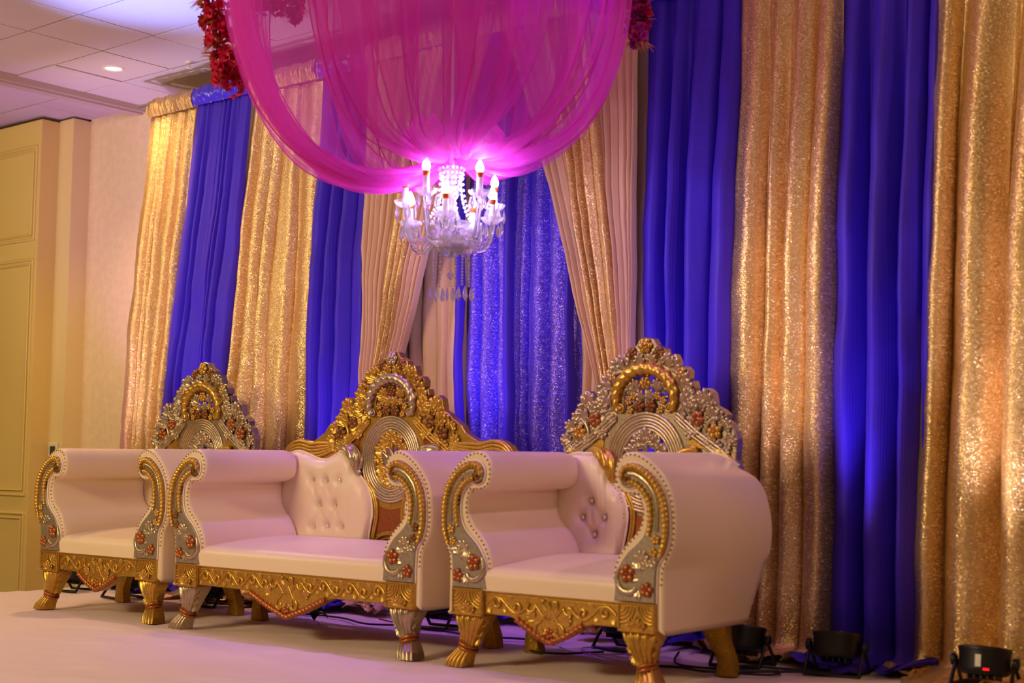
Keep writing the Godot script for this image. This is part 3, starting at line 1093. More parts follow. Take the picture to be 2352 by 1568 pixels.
# put a carved ornament: at x, y, z, size, turn in its plane, metal
func orn(kind: String, m: Material, parent: Node3D, x: float, y: float, z: float, size: float, turn := 0.0, wide := 1.0, deep := 1.0, called := "") -> void:
	var nm: String = called if called else {"flower": "carved_flower", "rose": "carved_rose", "leaf": "acanthus_leaf", "fleur": "carved_tulip", "volute": "scroll_volute", "nail": "nail", "gem": "gem"}[kind]
	if kind == "leaf":
		size *= 1.0
	var b := Basis.from_euler(Vector3(0, 0, turn)) * Basis.from_scale(Vector3(size * wide, size, size * deep))
	put(nm, ornament(kind), m, parent, Transform3D(b, Vector3(x, y, z)))


func mir(p: Array, sg: float, xo: float) -> Array:
	var out := []
	for q in p:
		out.append([sg * (xo + q[0]), q[1]])
	return out


const ARM_OUT := [[0.0, 0.322], [0.0, 0.393], [0.004, 0.45], [0.012, 0.475], [0.040, 0.515], [0.057, 0.57], [0.058, 0.63], [0.052, 0.69], [0.035, 0.735], [0.0, 0.785], [-0.040, 0.820], [-0.080, 0.841], [-0.115, 0.845], [-0.145, 0.835], [-0.165, 0.811], [-0.166, 0.781]]
const ARM_IN := [[-0.155, 0.760], [-0.132, 0.748], [-0.112, 0.750], [-0.095, 0.755], [-0.075, 0.748], [-0.055, 0.730], [-0.040, 0.700], [-0.035, 0.655], [-0.040, 0.610], [-0.055, 0.572], [-0.085, 0.540], [-0.122, 0.510], [-0.150, 0.477], [-0.170, 0.442], [-0.180, 0.405], [-0.185, 0.365], [-0.188, 0.322]]
const ARM_BODY := [[0.030, 0.205], [0.030, 0.30], [0.030, 0.393], [0.034, 0.45], [0.045, 0.475], [0.070, 0.52], [0.083, 0.575], [0.084, 0.64], [0.076, 0.70], [0.055, 0.755], [0.015, 0.812], [-0.035, 0.856], [-0.085, 0.882], [-0.130, 0.886], [-0.170, 0.870], [-0.195, 0.832], [-0.198, 0.785], [-0.183, 0.745], [-0.152, 0.726], [-0.122, 0.723], [-0.098, 0.722], [-0.080, 0.708], [-0.072, 0.683], [-0.071, 0.65], [-0.078, 0.615], [-0.100, 0.58], [-0.135, 0.548], [-0.168, 0.51], [-0.190, 0.47], [-0.202, 0.43], [-0.206, 0.38], [-0.206, 0.30]]


# the rolled, upholstered arm
func arm_body(sg: float, xo: float, zf: float, zb: float, bulge: float) -> ArrayMesh:
	var ring := curve2(ARM_BODY, 3)
	var m := ring.size()
	var p := PackedVector3Array()
	var zs := [zf + 0.0, zf - 0.004, zf - 0.016, zf - 0.06, lerpf(zf, zb, 0.18), lerpf(zf, zb, 0.28), lerpf(zf, zb, 0.38), lerpf(zf, zb, 0.5), lerpf(zf, zb, 0.75), zb + 0.05, zb + 0.012, zb]
	var grow := [-0.012, -0.004, 0.0, 0.001, 0.0, 0.0, 0.0, 0.0, 0.0, 0.0, -0.006, -0.02]
	for r in zs.size():
		var f: float = (zf - zs[r]) / (zf - zb)
		for i in m:
			var q := ring[i]
			var a := ring[(i + m - 1) % m]
			var b := ring[(i + 1) % m]
			var nn := Vector3(b.y - a.y, a.x - b.x, 0).normalized()
			q += nn * grow[r]
			var outer := smoothstep(-0.03, 0.03, q.x)
			var full := 0.034 + bulge * sin(PI * pow(clampf((q.y - 0.20) / 0.68, 0.0, 1.0), 1.2))
			q.x = lerpf(q.x, lerpf(q.x + 0.02 * bulge / 0.108, full, outer * smoothstep(0.92, 0.74, q.y)), smoothstep(0.0, 0.55, f) * outer)
			if q.x < -0.05 and q.y < 0.71:
				q.x -= 0.012 * f
			p.append(Vector3(sg * (xo + q.x), q.y, zs[r]))
	var s := Shape.new()
	s.grid(p, zs.size(), m, true)
	var loop := p.slice(0, m)
	cap(s, loop, Vector3(0, 0, 1))
	cap(s, p.slice((zs.size() - 1) * m, zs.size() * m), Vector3(0, 0, -1))
	return s.mesh()


func cap(s: Shape, loop: PackedVector3Array, out: Vector3) -> void:
	s.face(loop, Geometry2D.triangulate_polygon(flat2(loop)), out)


func nails(pts: PackedVector3Array, step: float, size: float) -> ArrayMesh:
	var s := Shape.new()
	var left := 0.0
	for i in range(1, pts.size()):
		var a := pts[i - 1]
		var b := pts[i]
		var l := a.distance_to(b)
		while left <= l and l > 0:
			dome(s, a.lerp(b, left / l), size, size, size * 0.7, 2, 6, 0)
			left += step
		left -= l
	return s.mesh()


func arm_front(sg: float, xo: float, zf: float, parent: Node3D, kit: Dictionary) -> void:
	# flat carved panel
	var out2: Array = mir(ARM_OUT, sg, xo)
	var in2: Array = mir(ARM_IN, sg, xo)
	var o3 := curve2(out2, 4)
	var i3 := curve2(in2, 4)
	var poly := flat2(o3)
	poly.append_array(flat2(i3))
	var s := Shape.new()
	s.slab(poly, zf - 0.02, zf + 0.016, 0.005)
	var panel := put("arm_front_panel", s.mesh(), kit.panel, parent)
	# white cord round it
	var cord := o3.duplicate()
	cord.append_array(i3)
	for i in cord.size():
		cord[i].z = zf + 0.004
	var c := Shape.new()
	c.tube(cord, PackedFloat32Array([0.0055]), 6)
	put("piping", c.mesh(), M.white_piping, panel)
	# nails on the white border
	var path := []
	for q in ARM_BODY.slice(2):
		path.append(q)
	var border := curve2(mir(path, sg, xo), 4, zf + 0.002)
	for i in border.size():
		var a := border[maxi(i - 1, 0)]
		var b := border[mini(i + 1, border.size() - 1)]
		var nn := Vector3(b.y - a.y, a.x - b.x, 0).normalized() * -sg
		border[i] += nn * 0.0125
	put("nailhead_trim", nails(border, 0.0205, 0.0042), M.brass_nail, panel).set_meta("kind", "stuff")
	# two ropes and a bright strip between
	var z := zf + 0.018
	var ra := curve2(mir([[0.022, 0.50], [0.040, 0.55], [0.045, 0.60], [0.043, 0.65], [0.035, 0.70], [0.018, 0.742], [-0.012, 0.781], [-0.048, 0.810], [-0.085, 0.828], [-0.115, 0.831], [-0.140, 0.822], [-0.152, 0.803], [-0.152, 0.785]], sg, xo), 10, z)
	var t := Shape.new()
	t.tube(ra, radii(ra.size(), [0.011, 0.0145, 0.0145, 0.0135, 0.010]), 9, 330.0, 0.22, 1.0)
	put("rope_moulding", t.mesh(), kit.rope, panel)
	var rb := curve2(mir([[-0.030, 0.575], [-0.022, 0.615], [-0.020, 0.655], [-0.025, 0.695], [-0.040, 0.725], [-0.065, 0.752], [-0.095, 0.770], [-0.118, 0.772]], sg, xo), 10, z)
	var t2 := Shape.new()
	t2.tube(rb, radii(rb.size(), [0.009, 0.012, 0.012, 0.012, 0.010]), 9, 330.0, 0.24, 1.0)
	put("rope_moulding", t2.mesh(), kit.rope, panel)
	var mid := curve2(mir([[0.008, 0.59], [0.011, 0.64], [0.004, 0.70], [-0.014, 0.742], [-0.048, 0.779], [-0.09, 0.801], [-0.12, 0.803]], sg, xo), 8, z - 0.008)
	var t3 := Shape.new()
	t3.tube(mid, PackedFloat32Array([0.0125]), 8)
	put("silver_strip", t3.mesh(), M.silver, panel)
	orn("volute", kit.volute, panel, sg * (xo - 0.130), 0.783, z - 0.006, 0.033, 0.4 if sg > 0 else 2.6, sg, 0.9)
	# blossoms and leaves of the lower panel
	for f in [[0.004, 0.560, 0.021, "f"], [-0.006, 0.512, 0.020, "f"], [-0.122, 0.428, 0.036, "c"], [-0.036, 0.372, 0.030, "c"]]:
		orn("flower", kit.small if f[3] == "f" else kit.bloom, panel, sg * (xo + f[0]), f[1], zf + 0.019, f[2], f[0] * 40.0, 1.0, 0.9)
	for l in [[-0.045, 0.49, 0.058, 1.9], [-0.090, 0.487, 0.052, 2.5], [-0.072, 0.462, 0.062, 0.5], [-0.062, 0.418, 0.060, -1.2], [-0.088, 0.385, 0.055, 2.7], [-0.028, 0.438, 0.050, -0.3]]:
		orn("leaf", M.silver, panel, sg * (xo + l[0]), l[1], zf + 0.010, l[2], -sg * l[3], 0.9, 0.7)
	var sc := curve2(mir([[-0.160, 0.45], [-0.172, 0.41], [-0.160, 0.375], [-0.130, 0.358], [-0.10, 0.362], [-0.085, 0.38]], sg, xo), 8, zf + 0.014)
	var t4 := Shape.new()
	t4.tube(sc, radii(sc.size(), [0.007, 0.012, 0.015, 0.015, 0.010]), 8)
	put("leaf_scroll", t4.mesh(), M.silver, panel)


# a swept leg: rows of [height, centre x, centre z, half width, half depth]
func leg_mesh(rows: Array, flutes: int, deep: float) -> ArrayMesh:
	var p := PackedVector3Array()
	# outline of one row: the front face finely cut for its flutes, then round the back
	var ring := PackedVector2Array()
	for k in 33:
		ring.append(Vector2(lerpf(-0.92, 0.92, k / 32.0), 1.0))
	for q in [[1.0, 0.8], [1.0, 0.0], [1.0, -0.8], [0.9, -1.0], [0.0, -1.0], [-0.9, -1.0], [-1.0, -0.8], [-1.0, 0.0], [-1.0, 0.8]]:
		ring.append(Vector2(q[0], q[1]))
	var segs := ring.size()
	var fine := []
	for i in rows.size() - 1:
		for k in 5:
			var f := k / 5.0
			var r := []
			for c in 5:
				var p0: float = rows[maxi(i - 1, 0)][c]
				var p3: float = rows[mini(i + 2, rows.size() - 1)][c]
				r.append(cubic_interpolate(rows[i][c], rows[i + 1][c], p0, p3, f))
			fine.append(r)
	fine.append(rows[rows.size() - 1])
	for r in fine:
		for q in ring:
			var z: float = q.y * r[4]
			if q.y > 0.99:
				z -= r[4] * 0.25 * q.x * q.x
				if flutes > 0:
					z += deep * (0.5 * cos(q.x / 0.92 * PI * flutes) - 0.5) * clampf(r[3] / 0.05, 0.6, 1.0)
			p.append(Vector3(r[1] + q.x * r[3], r[0], r[2] + z))
	var s := Shape.new()
	s.grid(p, fine.size(), segs, true)
	s.fan(p.slice(0, segs), Vector3(0, 1 if rows[0][0] > rows[-1][0] else -1, 0))
	s.fan(p.slice(p.size() - segs), Vector3(0, -1, 0))
	return s.mesh()


func scrolls(list: Array, z: float, s: Shape) -> void:
	# list of [cx, cy, r, start, sweep, tail x, tail y]
	for q in list:
		var path := PackedVector3Array()
		path.append(Vector3(q[5], q[6], z))
		for k in 18:
			var t := k / 17.0
			var a: float = q[3] + q[4] * t
			var r: float = q[2] * (1.0 - 0.72 * t)
			path.append(Vector3(q[0] + cos(a) * r, q[1] + sin(a) * r, z + 0.002 * t))
		s.tube(path, radii(path.size(), [0.0045, 0.0085, 0.0085, 0.007, 0.0085]), 7)


func throne(kind: String, at: Vector3, xo: float, label: String, kit: Dictionary) -> Node3D:
	var o := thing("throne_" + kind, label, kind, at, 0.0, "carved throne seats on the stage")
	var zf := 0.315
	var zb := -0.30
	# ---- legs
	for sg in [-1.0, 1.0]:
		var lx: float = sg * (xo - 0.085)
		var f := leg_mesh([[0.212, 0, 0.270, 0.078, 0.050], [0.185, 0.002 * sg, 0.276, 0.070, 0.050], [0.15, 0.004 * sg, 0.280, 0.051, 0.044], [0.11, 0.014 * sg, 0.280, 0.038, 0.036], [0.082, 0.022 * sg, 0.285, 0.033, 0.032], [0.06, 0.034 * sg, 0.295, 0.037, 0.036], [0.03, 0.048 * sg, 0.308, 0.045, 0.043], [0.0, 0.056 * sg, 0.314, 0.047, 0.046]], 4, 0.012)
		var leg := put("leg", f, kit.leg, o, Transform3D(Basis(), Vector3(lx, 0, 0)))
		leg.set_meta("label", kit.leg_label)
		var band := Shape.new()
		for k in 2:
			var ring := PackedVector3Array()
			for i in 25:
				var th := TAU * i / 24.0
				ring.append(Vector3(sg * 0.024 + cos(th) * 0.035, 0.088 - k * 0.016 + sg * cos(th) * 0.012, 0.288 + sin(th) * 0.035))
			band.tube(ring, PackedFloat32Array([0.0085]), 7)
		put("ankle_band", band.mesh(), M.copper, leg)
		for w in [-1.0, 1.0]:
			for k in 3:
				orn("leaf", kit.leg, leg, w * (0.070 - k * 0.014) + 0.004 * k * sg, 0.195 - 0.036 * k, 0.290, 0.042, w * (2.4 + 0.25 * k), 0.8, 1.0)
		# rear leg
		var b := leg_mesh([[0.23, -0.02 * sg, -0.20, 0.066, 0.030], [0.19, -0.015 * sg, -0.20, 0.060, 0.030], [0.14, 0.0, -0.205, 0.046, 0.028], [0.09, 0.022 * sg, -0.21, 0.038, 0.028], [0.05, 0.034 * sg, -0.215, 0.036, 0.028], [0.0, 0.030 * sg, -0.215, 0.044, 0.030]], 0, 0.0)
		var rl := put("leg", b, M.glitter_gold, o, Transform3D(Basis(), Vector3(sg * (xo - 0.045), 0, 0)))
		rl.set_meta("label", "gold glitter rear leg")
		# ---- corner block
		var cb := Shape.new()
		cb.box(Vector3(sg * (xo - 0.085), 0.266, 0.275), Vector3(0.17, 0.112, 0.105), 0.004)
		var block := put("corner_block", cb.mesh(), kit.rail, o)
		var car := Shape.new()
		var bx: float = sg * (xo - 0.085)
		var bz := 0.328
		for e in [[Vector3(bx, 0.317, bz), Vector3(0.168, 0.009, 0.012)], [Vector3(bx, 0.216, bz), Vector3(0.168, 0.011, 0.012)], [Vector3(bx - 0.079, 0.266, bz), Vector3(0.009, 0.10, 0.012)], [Vector3(bx + 0.079, 0.266, bz), Vector3(0.009, 0.10, 0.012)]]:
			car.box(e[0], e[1], 0.003)
		for w in [-1.0, 1.0]:
			for k in 4:
				var arc := PackedVector3Array()
				for i in 9:
					var a := PI / 2 * i / 8.0
					var rr := 0.022 + 0.014 * k
					arc.append(Vector3(bx + w * (0.072 - cos(a) * rr), 0.308 - sin(a) * rr, bz))
				car.tube(arc, PackedFloat32Array([0.0045 if k < 3 else 0.006]), 6, 500.0, 0.15 if k == 1 else 0.0)
		put("arc_carving", car.mesh(), kit.rail, block)
		orn("leaf", kit.rail, block, bx, 0.222, bz - 0.004, 0.05, 0.0, 0.8)
		for w in [-1.0, 1.0]:
			orn("leaf", kit.rail, block, bx + w * 0.008, 0.224, bz - 0.004, 0.045, -w * 0.9, 0.7)
	# ---- front rail with its pointed apron
	var half := xo - 0.170
	var vx: float = kit.vee
	var tip: float = kit.tip
	var poly := PackedVector2Array([Vector2(-half, 0.322), Vector2(-half, 0.222), Vector2(-vx - 0.03, 0.220)])
	for k in 13:
		var t := -1.0 + k / 6.0
		var d := 1.0 - absf(t)
		poly.append(Vector2(t * vx, lerpf(0.212, tip, pow(d, 1.15)) - 0.010 * sin(d * PI)))
	poly.append_array(PackedVector2Array([Vector2(vx + 0.03, 0.220), Vector2(half, 0.222), Vector2(half, 0.322)]))
	var s := Shape.new()
	s.slab(poly, 0.26, 0.316, 0.004)
	var rail := put("front_rail", s.mesh(), kit.rail, o)
	var car2 := Shape.new()
	car2.box(Vector3(0, 0.316, 0.319), Vector3(half * 2, 0.010, 0.010), 0.003)
	car2.tube(PackedVector3Array([Vector3(-half, 0.303, 0.317), Vector3(0, 0.303, 0.317), Vector3(half, 0.303, 0.317)]), PackedFloat32Array([0.003]), 6)
	for w in [-1.0, 1.0]:
		var list := []
		var n: int = kit.scrolls
		var pitch: float = (half - 0.125) / n
		# a running vine with a curl in every bend
		var vine := PackedVector3Array()
		for i in n * 10 + 1:
			var q := i / 10.0
			vine.append(Vector3(w * (half - 0.012 - q * pitch), 0.266 + 0.030 * sin(q * PI), 0.317))
		car2.tube(vine, PackedFloat32Array([0.0065]), 7)
		for k in n:
			var cx: float = w * (half - 0.012 - (k + 0.5) * pitch)
			var up := 1.0 if k % 2 == 0 else -1.0
			list.append([cx, 0.266 + up * 0.004, 0.025, up * PI / 2 - w * up * 0.5, w * up * 6.2, cx - w * 0.016, 0.266 + up * 0.029])
			orn("leaf", kit.rail, rail, cx + w * pitch * 0.36, 0.266 - up * 0.016, 0.314, 0.026, 0.0 if up < 0 else PI, 0.9, 0.8)
			orn("leaf", kit.rail, rail, cx - w * pitch * 0.38, 0.266 - up * 0.014, 0.314, 0.022, 0.5 * w if up < 0 else PI - 0.5 * w, 0.9, 0.8)
		list.append([w * 0.045, lerpf(tip, 0.22, 0.55), 0.033, PI / 2, -w * 5.4, w * 0.004, 0.268])
		list.append([w * 0.098, 0.268, 0.028, PI / 2 + w * 1.2, w * 5.0, w * 0.02, 0.222])
		list.append([w * 0.028, 0.292, 0.014, -PI / 2, w * 4.2, w * 0.003, 0.252])
		scrolls(list, 0.317, car2)
	put("scroll_carving", car2.mesh(), kit.rail, rail)
	orn("fleur", kit.rail, rail, 0.0, 0.222, 0.314, 0.072, 0.0, 1.2, 0.6)
	for w in [-1.0, 1.0]:
		orn("leaf", kit.rail, rail, w * vx * 0.42, 0.216, 0.313, 0.046, -w * 0.9, 0.9, 0.8)
		orn("leaf", kit.rail, rail, w * 0.012, lerpf(tip, 0.22, 0.66), 0.313, 0.036, -w * 2.2, 0.9, 0.8)
	orn("flower", M.copper, rail, 0.0, tip + 0.042, 0.316, 0.024, 0.3)
	var vee := []
	for k in 13:
		var t := -1.0 + k / 6.0
		var d := 1.0 - absf(t)
		vee.append([t * (vx - 0.01), lerpf(0.214, tip + 0.008, pow(d, 1.15)) - 0.010 * sin(d * PI)])
	var vp := curve2(vee, 8, 0.318)
	var rp := Shape.new()
	rp.tube(vp, PackedFloat32Array([0.0135]), 10, 260.0, 0.20, 2.0)
	put("rope_moulding", rp.mesh(), M.copper, rail)
	# frame under the cushion
	var fr := Shape.new()
	fr.box(Vector3(0, 0.275, 0.0), Vector3(xo * 2 - 0.06, 0.09, 0.56))
	put("seat_frame", fr.mesh(), kit.rail, o)
	# ---- cushion
	put("seat_cushion", cushion(half + 0.012, 0.318, 0.415, -0.30, 0.326), M.white_leatherette, o)
	# ---- arms
	for sg in [-1.0, 1.0]:
		var arm := put("arm", arm_body(sg, xo, zf, zb, kit.bulge if sg > 0 else 0.060), M.white_leatherette, o)
		arm_front(sg, xo, zf, arm, kit)
	# ---- back
	throne_back(kind, o, xo, kit)
	return o


func cushion(hx: float, y0: float, y1: float, z0: float, z1: float) -> ArrayMesh:
	var nx := 40
	var nz := 26
	var p := PackedVector3Array()
	var prof := [[0.0, 0.0], [0.0, 0.3], [0.0, 0.6], [0.15, 0.80], [0.5, 0.94], [1.0, 1.0]]
	# a cloth drawn over a block: front rolls down
	for j in nz + 8:
		for i in nx:
			var x := lerpf(-hx, hx, float(i) / (nx - 1))
			var ex := clampf((hx - absf(x)) / 0.05, 0.0, 1.0)
			var side := sqrt(1.0 - (1.0 - ex) * (1.0 - ex))
			var y: float
			var z: float
			if j < 8:
				var a := float(j) / 8.0
				var th := clampf((a - 0.45) / 0.55, 0, 1) * PI / 2
				y = lerpf(y0, y1 - 0.045, clampf(a / 0.45, 0, 1)) + sin(th) * 0.045
				z = z1 + 0.004 * sin(a * PI) - (1.0 - cos(th)) * 0.05
			else:
				var b := float(j - 8) / (nz - 1)
				z = lerpf(z1 - 0.05, z0, b)
				y = y1 + 0.030 * sin(clampf(b * 1.2, 0, 1) * PI / 2) + 0.010 * sin(b * PI) * cos(x / hx * PI / 2)
			y = y0 + (y - y0) * lerpf(0.80, 1.0, side)
			p.append(Vector3(x, y, z))
	var s := Shape.new()
	s.grid(p, nz + 8, nx, false, 1)
	flatten_up(s, Vector3(0, 1, 0.3))
	return s.mesh()


# padded panel between the heights bot(x) and top(x), with buttons drawn in
func pad(top: Array, bot: Array, sg: float, z: float, puff: float, buttons: Array) -> ArrayMesh:
	var x0: float = top[0][0]
	var x1: float = top[-1][0]
	var nx := 64
	var ny := 56
	var p := PackedVector3Array()
	for j in ny:
		for i in nx:
			var f := float(i) / (nx - 1)
			var x := lerpf(x0, x1, f)
			var hi := pick(top, x)
			var lo := pick(bot, x)
			var y := lerpf(lo, hi, float(j) / (ny - 1))
			var slope := absf(pick(top, x + 0.004) - pick(top, x - 0.004)) / 0.008
			var d := minf((hi - y) / sqrt(1.0 + slope * slope), x1 - x)
			if lo > 0.35:
				d = minf(d, (y - lo) * 0.3)
			var e := clampf(d / 0.055, 0, 1)
			var h := puff * sqrt(1.0 - (1.0 - e) * (1.0 - e))
			h += 0.012 * clampf(d / 0.12, 0, 1)
			for b in buttons:
				var q := Vector2(x - b[0], y - b[1])
				h -= 0.022 * exp(-q.length_squared() / 0.0006) * minf(1.0, e + 0.2)
				h -= 0.007 * exp(-q.length_squared() / 0.0040)
			# pleats between neighbouring buttons
			for m in buttons.size():
				for n in range(m + 1, buttons.size()):
					var a := Vector2(buttons[m][0], buttons[m][1])
					var c := Vector2(buttons[n][0], buttons[n][1])
					if absf(a.y - c.y) > 0.03 and a.distance_to(c) < 0.155:
						var w := Geometry2D.get_closest_point_to_segment(Vector2(x, y), a, c)
						h -= 0.007 * exp(-w.distance_squared_to(Vector2(x, y)) / 0.00012)
			p.append(Vector3(sg * x, y, z + h))
	var s := Shape.new()
	s.grid(p, ny, nx, false, 1)
	flatten_up(s)
	return s.mesh()


func pick(c: Array, x: float) -> float:
	if x <= c[0][0]:
		return c[0][1]
	for i in range(1, c.size()):
		if x <= c[i][0]:
			var f: float = (x - c[i - 1][0]) / maxf(1e-6, c[i][0] - c[i - 1][0])
			var ea: float = f * f * (3.0 - 2.0 * f)
			return lerpf(c[i - 1][1], c[i][1], lerpf(f, ea, 0.35))
	return c[-1][1]


const CREST := [[0.0, 1.391], [-0.035, 1.384], [-0.052, 1.358], [-0.097, 1.338], [-0.104, 1.312], [-0.148, 1.312], [-0.163, 1.280], [-0.162, 1.262], [-0.200, 1.258], [-0.220, 1.238], [-0.218, 1.206], [-0.206, 1.196], [-0.242, 1.194], [-0.250, 1.165], [-0.236, 1.142], [-0.250, 1.120], [-0.272, 1.114], [-0.284, 1.118], [-0.294, 1.148], [-0.310, 1.162], [-0.336, 1.142], [-0.342, 1.112], [-0.345, 1.088], [-0.384, 1.069], [-0.408, 1.048]]


func throne_back(kind: String, o: Node3D, xo: float, kit: Dictionary) -> void:
	var wide := kind == "sofa"
	var z := -0.36
	var a := PackedVector2Array()
	for q in CREST:
		a.append(Vector2(q[0], q[1]))
	var low := []
	if wide:
		low = [[-0.425, 1.038], [-0.465, 1.013], [-0.490, 0.980], [-0.540, 0.952], [-0.576, 0.935], [-0.62, 0.938], [-0.660, 0.946], [-0.70, 0.944], [-0.735, 0.934], [-0.765, 0.914], [-0.79, 0.885], [-0.80, 0.84], [-0.80, 0.25], [0.0, 0.25]]
	else:
		low = [[-0.402, 1.028], [-0.426, 1.011], [-0.443, 0.977], [-0.455, 0.947], [-0.452, 0.90], [-0.448, 0.86], [-0.47, 0.80], [-0.50, 0.70], [-0.50, 0.25], [0.0, 0.25]]
	for q in low:
		a.append(Vector2(q[0], q[1]))
	# the oval's opening, bottom to top, then the arch's
	var oc := Vector2(0, 0.845)
	for k in 13:
		var th := -PI / 2 - PI * k / 12.0
		a.append(oc + Vector2(cos(th) * 0.118, sin(th) * 0.136))
	a.append(Vector2(0, 1.07))
	a.append(Vector2(-0.10, 1.075))
	for k in 9:
		var th := PI + 0.15 - (PI / 2 + 0.15) * k / 8.0
		a.append(Vector2(0, 1.125) + Vector2(cos(th) * 0.118, sin(th) * 0.100))
	var board: MeshInstance3D
	for sg in [1.0, -1.0]:
		var poly := PackedVector2Array()
		for q in a:
			poly.append(Vector2(q.x * sg, q.y))
		var s := Shape.new()
		s.slab(poly, z - 0.045, z, 0.004)
		var half := put("back_board", s.mesh(), kit.carve, o)
		if sg > 0:
			board = half
	# ---- pads
	var top: Array
	var bot: Array
	var btn: Array
	if wide:
		top = [[-0.80, 0.83], [-0.74, 0.872], [-0.668, 0.886], [-0.594, 0.870], [-0.510, 0.845], [-0.448, 0.842], [-0.388, 0.868], [-0.339, 0.886], [-0.289, 0.872], [-0.252, 0.838], [-0.236, 0.795], [-0.207, 0.763], [-0.157, 0.716], [-0.132, 0.665], [-0.121, 0.628], [-0.115, 0.575]]
		bot = [[-0.80, 0.33], [-0.150, 0.33], [-0.143, 0.42], [-0.132, 0.492], [-0.120, 0.54], [-0.115, 0.565]]
		btn = [[-0.531, 0.738], [-0.429, 0.736], [-0.327, 0.736], [-0.475, 0.612], [-0.360, 0.614], [-0.519, 0.492], [-0.412, 0.500], [-0.304, 0.499]]
	else:
		top = [[-0.47, 0.84], [-0.42, 0.872], [-0.358, 0.886], [-0.310, 0.882], [-0.260, 0.883], [-0.221, 0.862], [-0.190, 0.827], [-0.177, 0.785], [-0.155, 0.754], [-0.121, 0.724], [-0.098, 0.676], [-0.090, 0.640], [-0.087, 0.607]]
		bot = [[-0.47, 0.33], [-0.130, 0.33], [-0.126, 0.411], [-0.116, 0.453], [-0.097, 0.537], [-0.087, 0.600]]
		btn = [[-0.264, 0.675], [-0.312, 0.600], [-0.194, 0.603], [-0.246, 0.525]]
	for sg in [-1.0, 1.0]:
		var pm := put("back_pad", pad(top, bot, -sg, z + 0.002, 0.045, btn), M.white_leatherette, o)
		for b in btn:
			put("crystal_button", ornament("gem"), M.crystal_button, pm, Transform3D(Basis.from_scale(Vector3(0.0105, 0.0105, 0.012)), Vector3(-sg * b[0], b[1], z + 0.034)))
		var edge := []
		for q in top.slice(1):
			edge.append([-sg * q[0], q[1]])
		for k in range(bot.size() - 2, 0, -1):
			edge.append([-sg * bot[k][0], bot[k][1]])
		var line := curve2(edge, 6, z + 0.010)
		var cd := Shape.new()
		cd.tube(line, PackedFloat32Array([0.006]), 6)
		put("piping", cd.mesh(), M.white_piping, pm)
		var inner := PackedVector3Array()
		for i in line.size():
			var p0 := line[maxi(i - 1, 0)]
			var p1 := line[mini(i + 1, line.size() - 1)]
			var nn := Vector3(p1.y - p0.y, p0.x - p1.x, 0).normalized() * (-1.0 if sg > 0 else 1.0)
			inner.append(line[i] - nn * -0.011 + Vector3(0, 0, 0.016))
		put("nailhead_trim", nails(inner, 0.0175, 0.0042), M.pearl_nail if wide else M.brass_nail, pm).set_meta("kind", "stuff")
		# gadrooned scroll over the pad's inner shoulder
		var w: float = -sg
		var pts: Array
		if wide:
			pts = [[-0.345, 0.905], [-0.300, 0.903], [-0.258, 0.885], [-0.228, 0.850], [-0.216, 0.810], [-0.212, 0.785], [-0.195, 0.772]]
		else:
			pts = [[-0.275, 0.903], [-0.235, 0.893], [-0.200, 0.868], [-0.172, 0.830], [-0.158, 0.795], [-0.160, 0.775], [-0.178, 0.768]]
		var line2 := []
		for q in pts:
			line2.append([w * q[0], q[1]])
		var cs := curve2(line2, 14, z + 0.022)
		var gd := Shape.new()
		gd.tube(cs, radii(cs.size(), [0.010, 0.022, 0.034, 0.037, 0.028, 0.018, 0.010]), 28, 55.0, 0.15, 5.0)
		put("shoulder_scroll", gd.mesh(), kit.scroll, pm)
		# mouldings of the splat beside the pad
		var sp := Shape.new()
		for k in 2:
			var off := 0.012 + 0.013 * k
			var l3 := []
			for q in ([[-0.205, 0.745], [-0.150, 0.690], [-0.118, 0.628], [-0.110, 0.561], [-0.122, 0.492], [-0.138, 0.424]] if wide else [[-0.150, 0.735], [-0.112, 0.695], [-0.088, 0.650], [-0.080, 0.600], [-0.088, 0.537], [-0.110, 0.453], [-0.120, 0.411]]):
				l3.append([w * (q[0] + off), q[1] + off * 0.3])
			sp.tube(curve2(l3, 6, z + 0.006), PackedFloat32Array([0.0075]), 7)
		put("splat_moulding", sp.mesh(), M.gold, board)
	# ---- splat's copper panel
	var cp := PackedVector2Array()
	for q in ([[-0.088, 0.612], [-0.04, 0.598], [0, 0.594], [0.04, 0.598], [0.088, 0.612], [0.078, 0.56], [0.082, 0.51], [0.096, 0.465], [0.05, 0.484], [0, 0.49], [-0.05, 0.484], [-0.096, 0.465], [-0.082, 0.51], [-0.078, 0.56]] if wide else [[-0.060, 0.620], [0, 0.606], [0.060, 0.620], [0.052, 0.55], [0.060, 0.50], [0.074, 0.44], [0, 0.46], [-0.074, 0.44], [-0.060, 0.50], [-0.052, 0.55]]):
		cp.append(Vector2(q[0], q[1]))
	var cs2 := Shape.new()
	cs2.slab(cp, z - 0.01, z + 0.003, 0.002)
	put("copper_panel", cs2.mesh(), M.copper, board)
	var lowarc := Shape.new()
	for k in 3:
		var pth := PackedVector3Array()
		for i in 13:
			var th := PI * (0.2 + 0.6 * i / 12.0)
			pth.append(Vector3(cos(th) * (0.135 - 0.02 * k), 0.355 + sin(th) * (0.115 - 0.02 * k), z + 0.004))
		lowarc.tube(pth, PackedFloat32Array([0.008]), 7)
	put("splat_arc", lowarc.mesh(), M.gold, board)
